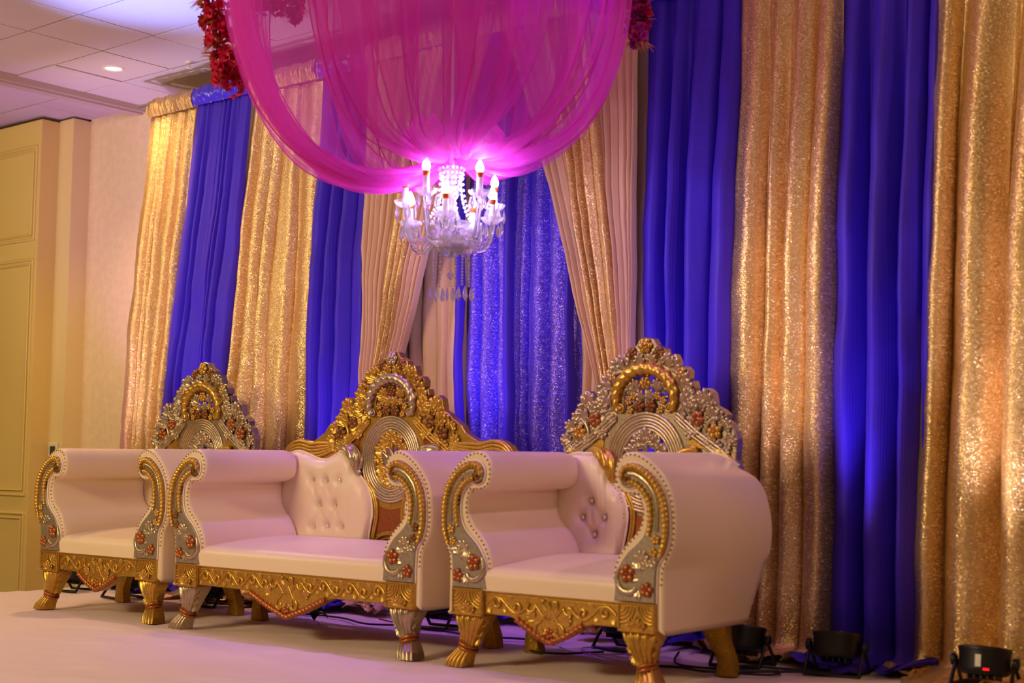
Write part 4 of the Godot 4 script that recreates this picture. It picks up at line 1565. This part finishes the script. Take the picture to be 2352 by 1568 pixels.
	# ---- oval rings
	for k in 6:
		var ring := PackedVector3Array()
		var rx := 0.197 - 0.0138 * k
		var ry := 0.213 - 0.0138 * k
		for i in 65:
			var th := TAU * i / 64.0
			ring.append(Vector3(cos(th) * rx, oc.y + sin(th) * ry, z + 0.003 - 0.001 * k))
		var s := Shape.new()
		s.tube(ring, PackedFloat32Array([0.0088 if k % 2 == 0 else 0.0072]), 9, 300.0, 0.08 if k == 1 else 0.0)
		put("oval_ring", s.mesh(), M.silver, board)
	# ---- open carving inside the oval
	var inn: Material = kit.inner
	var lat := Shape.new()
	for sg in [-1.0, 1.0]:
		scrolls([[sg * 0.065, 0.885, 0.045, PI / 2 if sg > 0 else PI / 2, -sg * 5.2, sg * 0.006, 0.80], [sg * 0.06, 0.775, 0.038, -PI / 2, sg * 5.2, sg * 0.004, 0.86], [sg * 0.045, 0.955, 0.030, -PI / 2, sg * 4.8, sg * 0.01, 0.92]], z - 0.004, lat)
	lat.tube(PackedVector3Array([Vector3(0, 0.70, z - 0.006), Vector3(0, 0.85, z - 0.004), Vector3(0, 0.985, z - 0.006)]), PackedFloat32Array([0.010]), 8)
	put("openwork_scrolls", lat.mesh(), inn, board)
	for l in [[0, 0.915, 0.085, 0.0], [-0.02, 0.905, 0.075, 0.6], [0.02, 0.905, 0.075, -0.6], [-0.045, 0.875, 0.075, 1.15], [0.045, 0.875, 0.075, -1.15], [-0.04, 0.80, 0.07, 1.9], [0.04, 0.80, 0.07, -1.9], [-0.03, 0.745, 0.06, 0.9], [0.03, 0.745, 0.06, -0.9], [-0.035, 0.735, 0.06, 2.3], [0.035, 0.735, 0.06, -2.3], [0, 0.765, 0.07, PI]]:
		orn("leaf", inn, board, l[0], l[1], z - 0.012, l[2], l[3], 0.95)
	for i in 14:
		var th := TAU * (i + 0.5) / 14.0
		orn("leaf", inn, board, cos(th) * 0.118, oc.y + sin(th) * 0.136, z - 0.014, 0.066, th + PI / 2 + (0.45 if i % 2 else -0.45), 1.0, 0.8)
	orn("fleur", M.silver, board, 0, 0.80, z + 0.002, 0.105, 0.0, 1.1, 0.5)
	# ---- arch with its rope and curled ends
	var ap := PackedVector3Array()
	for i in 41:
		var th := PI * 1.12 - PI * 1.24 * i / 40.0
		ap.append(Vector3(cos(th) * 0.152, 1.118 + sin(th) * 0.136, z + 0.012))
	var arch := Shape.new()
	arch.tube(ap, radii(41, [0.014, 0.024, 0.027, 0.027, 0.027, 0.024, 0.014]), 12, 150.0, 0.16, 2.0)
	put("rope_arch", arch.mesh(), kit.arch, board)
	for sg in [-1.0, 1.0]:
		orn("volute", kit.arch, board, sg * 0.128, 1.078, z + 0.010, 0.026, 0.0, sg)
	# ---- spray inside the arch
	orn("rose", kit.toprose2, board, 0, 1.191, z + 0.004, 0.032)
	for sg in [-1.0, 1.0]:
		orn("rose", M.bronze, board, sg * 0.030, 1.089, z + 0.010, 0.030, sg)
		orn("flower", kit.small2, board, sg * 0.062, 1.134, z + 0.004, 0.020, 0.4 * sg)
		orn("flower", kit.small2, board, sg * 0.090, 1.112, z + 0.002, 0.020, 0.9 * sg)
		orn("flower", kit.small2, board, sg * 0.078, 1.073, z + 0.006, 0.019, 0.2 * sg)
		orn("leaf", kit.carve, board, sg * 0.050, 1.150, z - 0.010, 0.065, -sg * 0.25, 0.8)
		orn("leaf", kit.carve, board, sg * 0.066, 1.150, z - 0.010, 0.055, -sg * 0.9, 0.8)
		orn("leaf", kit.carve, board, sg * 0.016, 1.105, z - 0.006, 0.060, -sg * 0.35, 0.7)
	var stem := Shape.new()
	stem.box(Vector3(0, 1.085, z - 0.015), Vector3(0.20, 0.05, 0.02))
	stem.tube(PackedVector3Array([Vector3(0, 1.07, z - 0.01), Vector3(0, 1.13, z - 0.008), Vector3(0, 1.23, z - 0.012)]), PackedFloat32Array([0.012]), 7)
	for sg in [-1.0, 1.0]:
		stem.tube(PackedVector3Array([Vector3(0, 1.08, z - 0.012), Vector3(sg * 0.05, 1.12, z - 0.010), Vector3(sg * 0.11, 1.13, z - 0.012)]), PackedFloat32Array([0.010]), 7)
	put("spray_stem", stem.mesh(), kit.carve, board)
	# ---- crown above the arch
	orn("rose", kit.toprose, board, 0, 1.353, z + 0.006, 0.038)
	for sg in [-1.0, 1.0]:
		orn("rose", M.bronze, board, sg * 0.070, 1.320, z + 0.004, 0.031, sg)
		orn("flower", kit.sideflower, board, sg * 0.184, 1.228, z + 0.006, 0.030, sg * 0.4)
		orn("flower", kit.bloom2, board, sg * 0.268, 1.032, z + 0.008, 0.036, sg * 0.7)
		orn("flower", kit.bloom3, board, sg * 0.352, 0.978, z + 0.010, 0.036, sg * 0.2)
		for l in [[0.030, 1.270, 0.055, 0.1], [0.060, 1.270, 0.060, 0.5], [0.105, 1.255, 0.070, 0.45], [0.120, 1.245, 0.075, 0.9], [0.150, 1.230, 0.055, 1.2], [0.170, 1.170, 0.080, 0.75], [0.180, 1.150, 0.080, 1.15], [0.185, 1.125, 0.075, 1.6], [0.185, 1.08, 0.080, 1.0], [0.215, 1.055, 0.075, 0.6], [0.220, 1.045, 0.065, 1.8], [0.230, 1.02, 0.070, 2.6], [0.240, 1.00, 0.060, 3.4], [0.270, 1.06, 0.060, 0.1], [0.298, 1.07, 0.092, 0.12], [0.320, 1.06, 0.060, 0.8], [0.310, 1.03, 0.075, 1.1], [0.345, 1.03, 0.060, 1.0], [0.300, 0.985, 0.060, 2.8], [0.285, 0.96, 0.06, 2.3], [0.385, 0.99, 0.060, 1.0], [0.395, 0.95, 0.055, 1.9], [0.38, 0.925, 0.06, 2.4], [0.34, 0.92, 0.055, 2.0], [0.300, 0.93, 0.060, 1.2], [0.255, 0.985, 0.06, 0.2], [0.33, 0.905, 0.055, 0.9], [0.415, 0.92, 0.06, 0.6], [0.21, 1.10, 0.07, 0.3], [0.26, 1.075, 0.06, 0.9], [0.160, 1.065, 0.06, 2.3], [0.20, 1.025, 0.055, 2.6]]:
			orn("leaf", kit.carve, board, sg * l[0], l[1], z - 0.004, l[2], -sg * l[3], 0.95)
		orn("volute", kit.carve, board, sg * 0.248, 1.092, z + 0.004, 0.026, 0.0, sg)
		orn("volute", kit.carve, board, sg * 0.318, 1.095, z + 0.004, 0.020, 1.0, -sg)
		orn("volute", kit.carve, board, sg * 0.312, 1.030, z + 0.006, 0.020, 2.0, sg)
		# loop round the outer blossom
		var lp := PackedVector3Array()
		for i in 25:
			var th := TAU * (0.05 + 0.85 * i / 24.0)
			lp.append(Vector3(sg * (0.362 + cos(th) * 0.058), 0.965 + sin(th) * 0.072, z + 0.004))
		var s := Shape.new()
		s.tube(lp, radii(25, [0.005, 0.009, 0.009, 0.006]), 8)
		put("leaf_scroll", s.mesh(), kit.carve, board)
		# straight moulding from shoulder to arch, and the small gilt triangle under it
		var bars := Shape.new()
		for k in 3:
			bars.tube(PackedVector3Array([Vector3(sg * (0.395 - 0.018 * k), 0.895 - 0.006 * k, z + 0.006), Vector3(sg * (0.27 - 0.012 * k), 0.975 - 0.010 * k, z + 0.008), Vector3(sg * (0.165 - 0.006 * k), 1.055 - 0.012 * k, z + 0.006)]), PackedFloat32Array([0.0072]), 7)
		put("straight_moulding", bars.mesh(), kit.carve, board)
		var tr := Shape.new()
		tr.slab(PackedVector2Array([Vector2(sg * 0.215, 0.965), Vector2(sg * 0.225, 0.905), Vector2(sg * 0.305, 0.905)]), z - 0.004, z + 0.004, 0.002)
		put("gilt_inset", tr.mesh(), M.copper if wide else M.gold, board)
		# ridged top moulding of the wide back
		var md := Shape.new()
		for k in 5:
			var d := 0.017 * k
			var line := []
			if wide:
				line = [[0.40, 0.925 - d * 0.4], [0.47, 0.925 - d * 0.8], [0.53, 0.925 - d], [0.585, 0.922 - d], [0.625, 0.930 - d], [0.665, 0.936 - d], [0.705, 0.932 - d], [0.74, 0.918 - d], [0.775 - d * 0.4, 0.885 - d * 0.8], [0.79 - d * 0.5, 0.83]]
			else:
				line = [[0.36 - d * 0.4, 0.90 - d * 0.3], [0.40 - d * 0.5, 0.885 - d * 0.6], [0.435 - d * 0.7, 0.850 - d * 0.3], [0.455 - d * 0.7, 0.80]]
			var mm := []
			for q in line:
				mm.append([sg * q[0], q[1]])
			md.tube(curve2(mm, 6, z + 0.004), PackedFloat32Array([0.0092]), 8)
		put("ridged_moulding", md.mesh(), M.gold, board)


func make_thrones() -> void:
	var silver_chair := {"panel": M.pale_silver, "rope": M.gold, "volute": M.bronze, "small": M.gold, "bloom": M.copper, "rail": M.gold, "leg": M.gold, "leg_label": "fluted gold front leg with copper ankle band", "carve": M.silver, "arch": M.gold, "inner": M.silver, "scroll": M.gold, "toprose": M.gold, "toprose2": M.gold, "small2": M.gold, "sideflower": M.gold, "bloom2": M.copper, "bloom3": M.gold, "vee": 0.175, "tip": 0.128, "scrolls": 2, "bulge": 0.108}
	var left := silver_chair.duplicate()
	left.bloom3 = M.copper
	left.bulge = 0.060
	var gold_sofa := silver_chair.duplicate()
	gold_sofa.merge({"leg": M.silver, "leg_label": "fluted silver front leg with copper ankle band", "carve": M.gold, "arch": M.silver, "inner": M.gold, "scroll": M.silver, "small": M.bronze, "toprose": M.silver, "toprose2": M.bronze, "small2": M.gold, "sideflower": M.bronze, "bloom2": M.bronze, "bloom3": M.bronze, "vee": 0.27, "tip": 0.110, "scrolls": 6, "bulge": 0.060}, true)
	throne("armchair", Vector3(-6.557, 0, 0.85), 0.520, "white armchair farther left, silver carved crest in front of blue satin", left)
	throne("sofa", Vector3(-5.0, 0, 0.90), 0.812, "wide white tufted sofa with gold carved crest and silver front legs, between the armchairs", gold_sofa)
	throne("armchair", Vector3(-3.467, 0, 0.90), 0.505, "white armchair nearest the right, its broad plain side panel in view, silver carved crest", silver_chair)


# ---------------------------------------------------------------- canopy, flowers, chandelier
const HANG := Vector3(-4.07, 2.117, 1.155)
const SIDE := Vector3(0.775, 0.0, -0.632)
const BOWL := [[0.90, 1.17], [0.885, 0.93], [0.87, 0.72], [0.84, 0.53], [0.785, 0.36], [0.70, 0.215], [0.585, 0.11], [0.465, 0.055], [0.345, 0.03], [0.23, 0.025], [0.13, 0.035], [0.06, 0.065], [0.03, 0.11], [0.022, 0.17]]


func bowl_at(ang: float, t: float, lift: float) -> Vector3:
	var f := t * (BOWL.size() - 1)
	var i := clampi(int(f), 0, BOWL.size() - 2)
	var p0: Array = BOWL[maxi(i - 1, 0)]
	var p3: Array = BOWL[mini(i + 2, BOWL.size() - 1)]
	var r := cubic_interpolate(BOWL[i][0], BOWL[i + 1][0], p0[0], p3[0], f - i)
	var y := cubic_interpolate(BOWL[i][1], BOWL[i + 1][1], p0[1], p3[1], f - i)
	var ease := smoothstep(0.03, 0.6, r)
	var c := HANG + SIDE * (-0.11 * ease)
	return c + Vector3(cos(ang) * r, y + lift, sin(ang) * r)


func make_canopy() -> void:
	var top := BOWL[0][1] as float
	var cc := HANG + SIDE * -0.11
	var o := thing("canopy", "sheer magenta canopy gathered like an upturned bowl above the chandelier", "canopy", Vector3(cc.x, 0, cc.z))
	var inv := Transform3D(Basis(), -o.position)
	var hoop := Shape.new()
	var ring := PackedVector3Array()
	for i in 65:
		var a := TAU * i / 64.0
		ring.append(inv * (cc + Vector3(cos(a) * 0.905, top + 0.01, sin(a) * 0.905)))
	hoop.tube(ring, PackedFloat32Array([0.014]), 8)
	for i in 4:
		var a := TAU * i / 4.0 + 0.6
		var b := inv * (cc + Vector3(cos(a) * 0.905, top + 0.01, sin(a) * 0.905))
		hoop.tube(PackedVector3Array([b, b + Vector3(0, 0.03, 0), Vector3(b.x, 3.375, b.z)]), PackedFloat32Array([0.004]), 6)
	put("hoop", hoop.mesh(), M.steel, o)
	var rope := Shape.new()
	rope.tube(PackedVector3Array([inv * (HANG + Vector3(0, 0.02, 0)), inv * (HANG + Vector3(0, 0.6, 0)), inv * (HANG + Vector3(0, 1.255, 0))]), PackedFloat32Array([0.007]), 6)
	put("hanging_cord", rope.mesh(), M.clear_cable, o)
	# sheer cloth from hoop to knot: broad thin lengths, and between them lengths bunched into pleated streamers
	var r := RandomNumberGenerator.new()
	r.seed = 21
	var n := 9
	for k in n * 2 + 5:
		var broad := k < n
		var a0 := TAU * (k % n) / n + (0.25 if broad else 0.60)
		if k >= n * 2:
			a0 = [1.05, 0.45, 4.0, 3.55, 2.2][k - n * 2]
		a0 += r.randf_range(-0.08, 0.08)
		var span := TAU / n * 1.12 if broad else TAU / n * r.randf_range(0.55, 0.95)
		var sagk := r.randf_range(-0.03, 0.02) if broad else r.randf_range(-0.045, 0.045)
		var toward := Vector3(cos(a0), 0, sin(a0)).dot(-SIDE)
		sagk -= 0.105 * pow(maxf(0.0, toward), 1.5)
		var waves := r.randi_range(2, 3) if broad else r.randi_range(2, 4)
		var ph := r.randf() * TAU
		var rows := 60
		var cols := 30 if broad else 56
		var p := PackedVector3Array()
		var uv := PackedVector2Array()
		var lean := r.randf_range(-0.12, 0.12)
		for j in rows:
			var t := float(j) / (rows - 1)
			var squeeze := 1.0
			if not broad:
				squeeze = lerpf(1.0, 0.42, smoothstep(0.0, 0.45, t)) * lerpf(1.0, 2.0, smoothstep(0.5, 0.85, t))
			for i in cols:
				var u := float(i) / (cols - 1) * 2.0 - 1.0
				var au := a0 + u * span * 0.5 * squeeze + lean * sin(PI * t)
				var fold := sin(u * PI * waves + ph + t * 1.2)
				var amp := (0.010 if broad else 0.026) * smoothstep(0.0, 0.25, t) + 0.03 * smoothstep(0.4, 0.8, t)
				var sag := sagk * sin(PI * smoothstep(0.25, 1.0, t)) + 0.030 * (u * u - 0.5) * sin(PI * smoothstep(0.35, 1.0, t))
				var q := bowl_at(au, t, sag)
				var out := Vector3(cos(au), -0.6 * smoothstep(0.3, 0.7, t), sin(au)).normalized()
				var fade := 1.0 - smoothstep(0.88, 1.0, t)
				q += out * (fold * amp * fade + (0.0 if broad else -0.045) + 0.010 * (k % 3) + 0.012 * u)
				if t > 0.90:
					q += out * 0.010 * sin(u * 21.0 + ph) * (1.0 - t) * 8.0
				p.append(inv * q)
				uv.append(Vector2(u * span * 0.4, t * 1.8))
		var s := Shape.new()
		s.grid(p, rows, cols, false, 1, uv)
		var cloth := put("sheer_panel" if broad else "pleated_streamer", s.mesh(), M.thin_organza if broad else M.magenta_organza, o)
		# rolled hems down both edges
		var hem := Shape.new()
		for e in [0, cols - 1]:
			var line := PackedVector3Array()
			for j in range(0, rows - 4):
				line.append(p[j * cols + e])
			hem.tube(line, PackedFloat32Array([0.0032]), 5)
		put("hem", hem.mesh(), M.organza_hem, cloth)
	# ruffles puffed up inside, over the knot
	for k in 6:
		var s := Shape.new()
		var rows := 18
		var cols := 36
		var p := PackedVector3Array()
		var a0 := TAU * k / 6.0 + 0.5
		var big := r.randf_range(0.8, 1.2)
		for j in rows:
			var t := float(j) / (rows - 1)
			for i in cols:
				var u := float(i) / (cols - 1) * 2.0 - 1.0
				var au := a0 + u * 0.75
				var rr := 0.03 + 0.17 * sin(t * PI * 0.72) * big
				var y := 0.02 + 0.13 * t * big - 0.04 * u * u + 0.018 * sin(u * 9.0 + t * 5.0 + k)
				p.append(inv * (HANG + Vector3(cos(au) * rr, y, sin(au) * rr) + Vector3(0, 0.02 * sin(u * 14.0) * t, 0)))
		s.grid(p, rows, cols, false, 1)
		put("gathered_ruffle", s.mesh(), M.magenta_organza, o)
	make_flowers(cc, top)


func blossom_mesh(kind: int) -> Mesh:
	var key := "blossom%d" % kind
	if shapes.has(key):
		return shapes[key]
	var s := Shape.new()
	var r := RandomNumberGenerator.new()
	r.seed = 40 + kind
	for k in 5:
		var a := TAU * k / 5.0 + r.randf() * 0.4
		var up := r.randf_range(0.35, 0.8)
		var p := PackedVector3Array()
		for j in 4:
			var t := j / 3.0
			var w := 0.55 * sin(PI * (0.12 + 0.76 * t))
			for i in 3:
				var u := i - 1.0
				var q := Vector3(u * w, up * t * t + 0.12 * u * u, t * 1.0)
				p.append(q.rotated(Vector3.UP, a))
		s.grid(p, 4, 3, false, 1)
	for k in 3:
		var a := TAU * k / 3.0
		var p := PackedVector3Array()
		for j in 3:
			var t := j / 2.0
			for i in 3:
				var u := i - 1.0
				p.append(Vector3(u * 0.32, 0.2 + 0.55 * t, 0.22 + 0.1 * t - 0.12 * u * u).rotated(Vector3.UP, a))
		s.grid(p, 3, 3, false, 1)
	shapes[key] = s.mesh()
	return shapes[key]


func garland(label: String, pts: Array, count: int, thick: float, size: float, sd: int, mats: Array) -> void:
	var r := RandomNumberGenerator.new()
	r.seed = sd
	var o := thing("flower_garland", label, "flowers", pts[0], 0.0, "flower garlands round the canopy")
	var line := curve(pts, 12)
	var stem := Shape.new()
	for i in line.size():
		line[i] -= Vector3(pts[0])
	stem.tube(line, PackedFloat32Array([0.006]), 5)
	put("vine", stem.mesh(), M.dried_sprig, o)
	for k in count:
		var c := line[r.randi() % line.size()]
		var d := Vector3(r.randfn(), r.randfn(), r.randfn()).normalized()
		var q := c + d * thick * sqrt(r.randf())
		var b := Basis(Quaternion(Vector3.UP, d if absf(d.y) < 0.99 else Vector3(0.2, 0.9, 0).normalized())) * Basis.from_euler(Vector3(0, r.randf() * TAU, 0))
		var sz := size * r.randf_range(0.7, 1.2)
		put("blossom", blossom_mesh(r.randi() % 3), mats[r.randi() % mats.size()], o, Transform3D(b.scaled(Vector3.ONE * sz), q))
	# dry grass sprays
	var sp := Shape.new()
	for k in count / 7:
		var c := line[r.randi() % line.size()]
		var main := Vector3(r.randfn() * 0.7, -0.6 + r.randfn() * 0.6, r.randfn() * 0.7).normalized()
		var base := c + main * thick * 0.55
		for m in 6:
			var d := (main + Vector3(r.randfn(), r.randfn(), r.randfn()) * 0.28).normalized()
			var l := r.randf_range(0.03, 0.07)
			sp.tube(PackedVector3Array([base, base + d * l * 0.6, base + d * l + Vector3(0, -0.006, 0)]), PackedFloat32Array([0.0013, 0.0016, 0.0008]), 4)
	var g := put("dry_sprigs", sp.mesh(), M.dried_sprig, o)
	g.set_meta("kind", "stuff")


func make_flowers(cc: Vector3, top: float) -> void:
	var at := func(a: float, dr: float, dy: float) -> Vector3:
		var d := Vector3(cos(a), 0, sin(a))
		return cc + d * (0.90 + dr) + Vector3(0, top + dy, 0)
	# angle of a direction given by (sideways, away)
	var ang := func(s: float, away: float) -> float:
		var d := SIDE * s + Vector3(-0.632, 0, -0.775) * away
		return atan2(d.z, d.x)
	var red := [M.blossom_magenta, M.blossom_crimson, M.blossom_magenta]
	var pur := [M.blossom_purple, M.blossom_magenta, M.blossom_purple]
	var l0: float = ang.call(-1.0, 0.0)
	garland("thick garland of crimson blossoms hanging down the left edge of the canopy", [at.call(l0, 0.10, -0.16), at.call(l0, 0.10, -0.28), at.call(l0, 0.06, -0.40), at.call(l0, 0.03, -0.52), at.call(l0, 0.0, -0.64), at.call(l0, -0.03, -0.74), at.call(l0, -0.04, -0.79)], 290, 0.080, 0.0225, 1, red)
	var l1: float = ang.call(-0.97, 0.22)
	garland("crimson blossom sprays on the back of the hoop, seen through the sheer cloth", [at.call(l1, -0.02, -0.29), at.call(ang.call(-0.88, 0.47), -0.02, -0.31), at.call(ang.call(-0.75, 0.66), -0.01, -0.25)], 110, 0.062, 0.022, 3, red)
	garland("single crimson blossom spray dropping from the back of the hoop at left", [at.call(ang.call(-0.95, 0.30), -0.02, -0.36), at.call(ang.call(-0.95, 0.30), -0.02, -0.42), at.call(ang.call(-0.955, 0.30), -0.02, -0.46)], 30, 0.030, 0.021, 8, red)
	garland("short crimson blossom spray on the back of the hoop, beside the large pink streamer", [at.call(ang.call(-0.76, 0.65), -0.02, -0.22), at.call(ang.call(-0.76, 0.65), -0.02, -0.29), at.call(ang.call(-0.765, 0.65), -0.02, -0.34)], 26, 0.028, 0.021, 9, red)
	garland("purple lit blossom garland along the back right of the hoop", [at.call(ang.call(0.70, 0.71), 0.0, -0.17), at.call(ang.call(0.82, 0.57), 0.0, -0.25), at.call(ang.call(0.93, 0.37), 0.0, -0.33)], 100, 0.050, 0.022, 4, pur)
	garland("small purple lit blossom cluster hanging at the canopy's right edge", [at.call(ang.call(1.0, 0.05), 0.02, -0.36), at.call(ang.call(1.0, 0.05), 0.03, -0.45), at.call(ang.call(1.0, 0.05), 0.02, -0.52), at.call(ang.call(1.0, 0.05), 0.025, -0.58)], 110, 0.048, 0.022, 5, pur)


func crystal_bead(s: Shape, c: Vector3, rad: float, tall := 1.2) -> void:
	s.lathe(PackedVector2Array([Vector2(0.0004, -rad * tall), Vector2(rad * 0.9, -rad * 0.35), Vector2(rad * 0.9, rad * 0.35), Vector2(0.0004, rad * tall)]), 6, Transform3D(Basis(), c))


func drop_mesh() -> Mesh:
	if shapes.has("drop"):
		return shapes["drop"]
	var s := Shape.new()
	s.lathe(PackedVector2Array([Vector2(0.0004, -0.034), Vector2(0.009, -0.024), Vector2(0.0125, -0.012), Vector2(0.010, 0.004), Vector2(0.004, 0.020), Vector2(0.0015, 0.027), Vector2(0.0004, 0.028)]), 8, Transform3D(Basis.from_scale(Vector3(1, 1, 0.6)), Vector3.ZERO))
	shapes["drop"] = s.mesh()
	return shapes["drop"]


func make_chandelier() -> void:
	var o := thing("chandelier", "crystal chandelier with glowing candle bulbs hanging from the canopy", "chandelier", HANG)
	var gl: Material = M.clear_crystal
	var pg: Material = M.pressed_glass
	# stem: stacked glass bobbins
	var stem := Shape.new()
	stem.lathe(PackedVector2Array([Vector2(0.004, 0.04), Vector2(0.012, 0.03), Vector2(0.035, 0.0), Vector2(0.045, -0.02), Vector2(0.020, -0.045), Vector2(0.012, -0.07), Vector2(0.026, -0.095), Vector2(0.034, -0.12), Vector2(0.016, -0.15), Vector2(0.012, -0.19), Vector2(0.030, -0.22), Vector2(0.036, -0.25), Vector2(0.014, -0.28), Vector2(0.014, -0.34), Vector2(0.004, -0.36)]), 16, Transform3D(), 8, 0.06)
	put("stem", stem.mesh(), gl, o)
	var rod := Shape.new()
	rod.tube(PackedVector3Array([Vector3(0, 0.10, 0), Vector3(0, -0.2, 0), Vector3(0, -0.38, 0)]), PackedFloat32Array([0.004]), 6)
	put("rod", rod.mesh(), M.steel, o)
	# crown of beads near the top
	var crown := Shape.new()
	for k in 16:
		var a := TAU * k / 16.0
		for j in 5:
			var rr := 0.055 - 0.004 * j
			crystal_bead(crown, Vector3(cos(a) * rr, -0.01 - 0.022 * j, sin(a) * rr), 0.006)
	put("bead_crown", crown.mesh(), pg, o).set_meta("kind", "stuff")
	# dishes
	for d in [[-0.245, 0.085, 0.035, "upper_dish"], [-0.315, 0.10, 0.05, "lower_dish"]]:
		var s := Shape.new()
		var y: float = d[0]
		var rr: float = d[1]
		var h: float = d[2]
		s.lathe(PackedVector2Array([Vector2(0.012, y - h), Vector2(rr * 0.5, y - h * 0.85), Vector2(rr * 0.85, y - h * 0.35), Vector2(rr, y), Vector2(rr * 0.96, y + 0.002), Vector2(rr * 0.8, y - h * 0.28), Vector2(rr * 0.45, y - h * 0.7), Vector2(0.012, y - h * 0.8)]), 64, Transform3D(), 16, 0.06)
		put(d[3], s.mesh(), pg, o)
	var band := Shape.new()
	band.lathe(PackedVector2Array([Vector2(0.045, -0.348), Vector2(0.06, -0.344), Vector2(0.06, -0.332), Vector2(0.045, -0.33)]), 24)
	put("metal_hub", band.mesh(), M.steel, o)
	var ball := Shape.new()
	ball.lathe(PackedVector2Array([Vector2(0.001, -0.40), Vector2(0.03, -0.392), Vector2(0.05, -0.375), Vector2(0.058, -0.355), Vector2(0.05, -0.345), Vector2(0.001, -0.34)]), 20, Transform3D(), 10, 0.05)
	put("bottom_bowl", ball.mesh(), gl, o)
	# arms: [degrees from the sideways axis, reach, height of the pan]
	var arms := [[172, 0.205, -0.165], [240, 0.20, -0.150], [309, 0.20, -0.152], [25, 0.205, -0.170], [98, 0.19, -0.165], [160, 0.195, -0.250], [264, 0.16, -0.245], [340, 0.19, -0.252], [61, 0.18, -0.250]]
	var away := Vector3(-0.632, 0, -0.775)
	for k in arms.size():
		var th := deg_to_rad(arms[k][0])
		var d := (SIDE * cos(th) + away * sin(th)).normalized()
		var reach: float = arms[k][1]
		var py: float = arms[k][2]
		var hub := -0.30
		var a := Shape.new()
		var low := -0.365 if k >= 5 else -0.325
		var path := curve([d * 0.03 + Vector3(0, hub, 0), d * reach * 0.32 + Vector3(0, hub + 0.015, 0), d * reach * 0.60 + Vector3(0, low, 0), d * reach * 0.88 + Vector3(0, low + 0.012, 0), d * reach * 1.0 + Vector3(0, py - 0.03, 0), d * reach + Vector3(0, py, 0)], 7)
		a.tube(path, radii(path.size(), [0.0105, 0.0125, 0.012, 0.0105, 0.009]), 12, 300.0, 0.12, 4.0)
		var arm := put("arm", a.mesh(), gl, o)
		var c := d * reach
		var pan := Shape.new()
		pan.lathe(PackedVector2Array([Vector2(0.006, py - 0.012), Vector2(0.022, py - 0.008), Vector2(0.040, py + 0.006), Vector2(0.046, py + 0.020), Vector2(0.043, py + 0.020), Vector2(0.036, py + 0.008), Vector2(0.02, py - 0.003), Vector2(0.006, py - 0.004)]), 48, Transform3D(Basis(), c), 12, 0.10)
		put("drip_pan", pan.mesh(), pg, arm)
		var tube := Shape.new()
		tube.lathe(PackedVector2Array([Vector2(0.001, py), Vector2(0.0145, py), Vector2(0.0135, py + 0.075), Vector2(0.001, py + 0.075)]), 14, Transform3D(Basis(), c))
		put("candle_sleeve", tube.mesh(), M.candle_sleeve, arm)
		var so := Shape.new()
		so.lathe(PackedVector2Array([Vector2(0.001, py + 0.074), Vector2(0.0125, py + 0.074), Vector2(0.017, py + 0.095), Vector2(0.016, py + 0.098), Vector2(0.001, py + 0.098)]), 14, Transform3D(Basis(), c))
		put("socket", so.mesh(), M.copper_socket, arm)
		var bl := Shape.new()
		bl.lathe(PackedVector2Array([Vector2(0.011, 0.0), Vector2(0.0175, 0.012), Vector2(0.018, 0.022), Vector2(0.0135, 0.036), Vector2(0.006, 0.049), Vector2(0.0005, 0.056)]), 14)
		put("bulb", bl.mesh(), M.bulb_glow, arm, Transform3D(Basis(), c + Vector3(0, py + 0.098, 0)))
		omni("bulb_light", c + Vector3(0, py + 0.120, 0), Color(0.84, 0.82, 1.0), 0.065, 0.015, o)
		for m in 5:
			var al := TAU * m / 5.0 + th
			var q := c + Vector3(cos(al) * 0.043, py - 0.012, sin(al) * 0.043)
			put("crystal_drop", drop_mesh(), gl, arm, Transform3D(Basis.from_euler(Vector3(0, al, 0)), q + Vector3(0, -0.018, 0)))
	# chains of beads from crown to arms
	var chains := Shape.new()
	for k in 10:
		var th := TAU * k / 10.0
		var d := SIDE * cos(th) + away * sin(th)
		for j in 12:
			var t := j / 11.0
			crystal_bead(chains, d * lerpf(0.05, 0.13, t * t) + Vector3(0, -0.05 - 0.20 * t - 0.03 * sin(t * PI), 0), 0.0062)
	put("bead_chains", chains.mesh(), pg, o).set_meta("kind", "stuff")
	# long strands under the bowl
	var strands := [[-0.075, 0.02, 0.155], [-0.045, -0.02, 0.165], [0.0, 0.0, 0.16], [0.05, 0.02, 0.15], [0.08, -0.01, 0.16], [0.02, 0.05, 0.15]]
	for q in strands:
		var p: Vector3 = SIDE * q[0] + away * q[1]
		var s := Shape.new()
		var nb := 12
		for j in nb:
			crystal_bead(s, p + Vector3(0, -0.36 - q[2] * j / (nb - 1), 0), 0.0062 if not (q[0] == 0.0 and j == 8) else 0.017)
		var st := put("crystal_strand", s.mesh(), gl, o)
		for w in [-1.0, 1.0]:
			put("crystal_drop", drop_mesh(), gl, st, Transform3D(Basis.from_euler(Vector3(0, w, 0)), p + SIDE * w * 0.013 + Vector3(0, -0.36 - q[2] - 0.035, 0)))
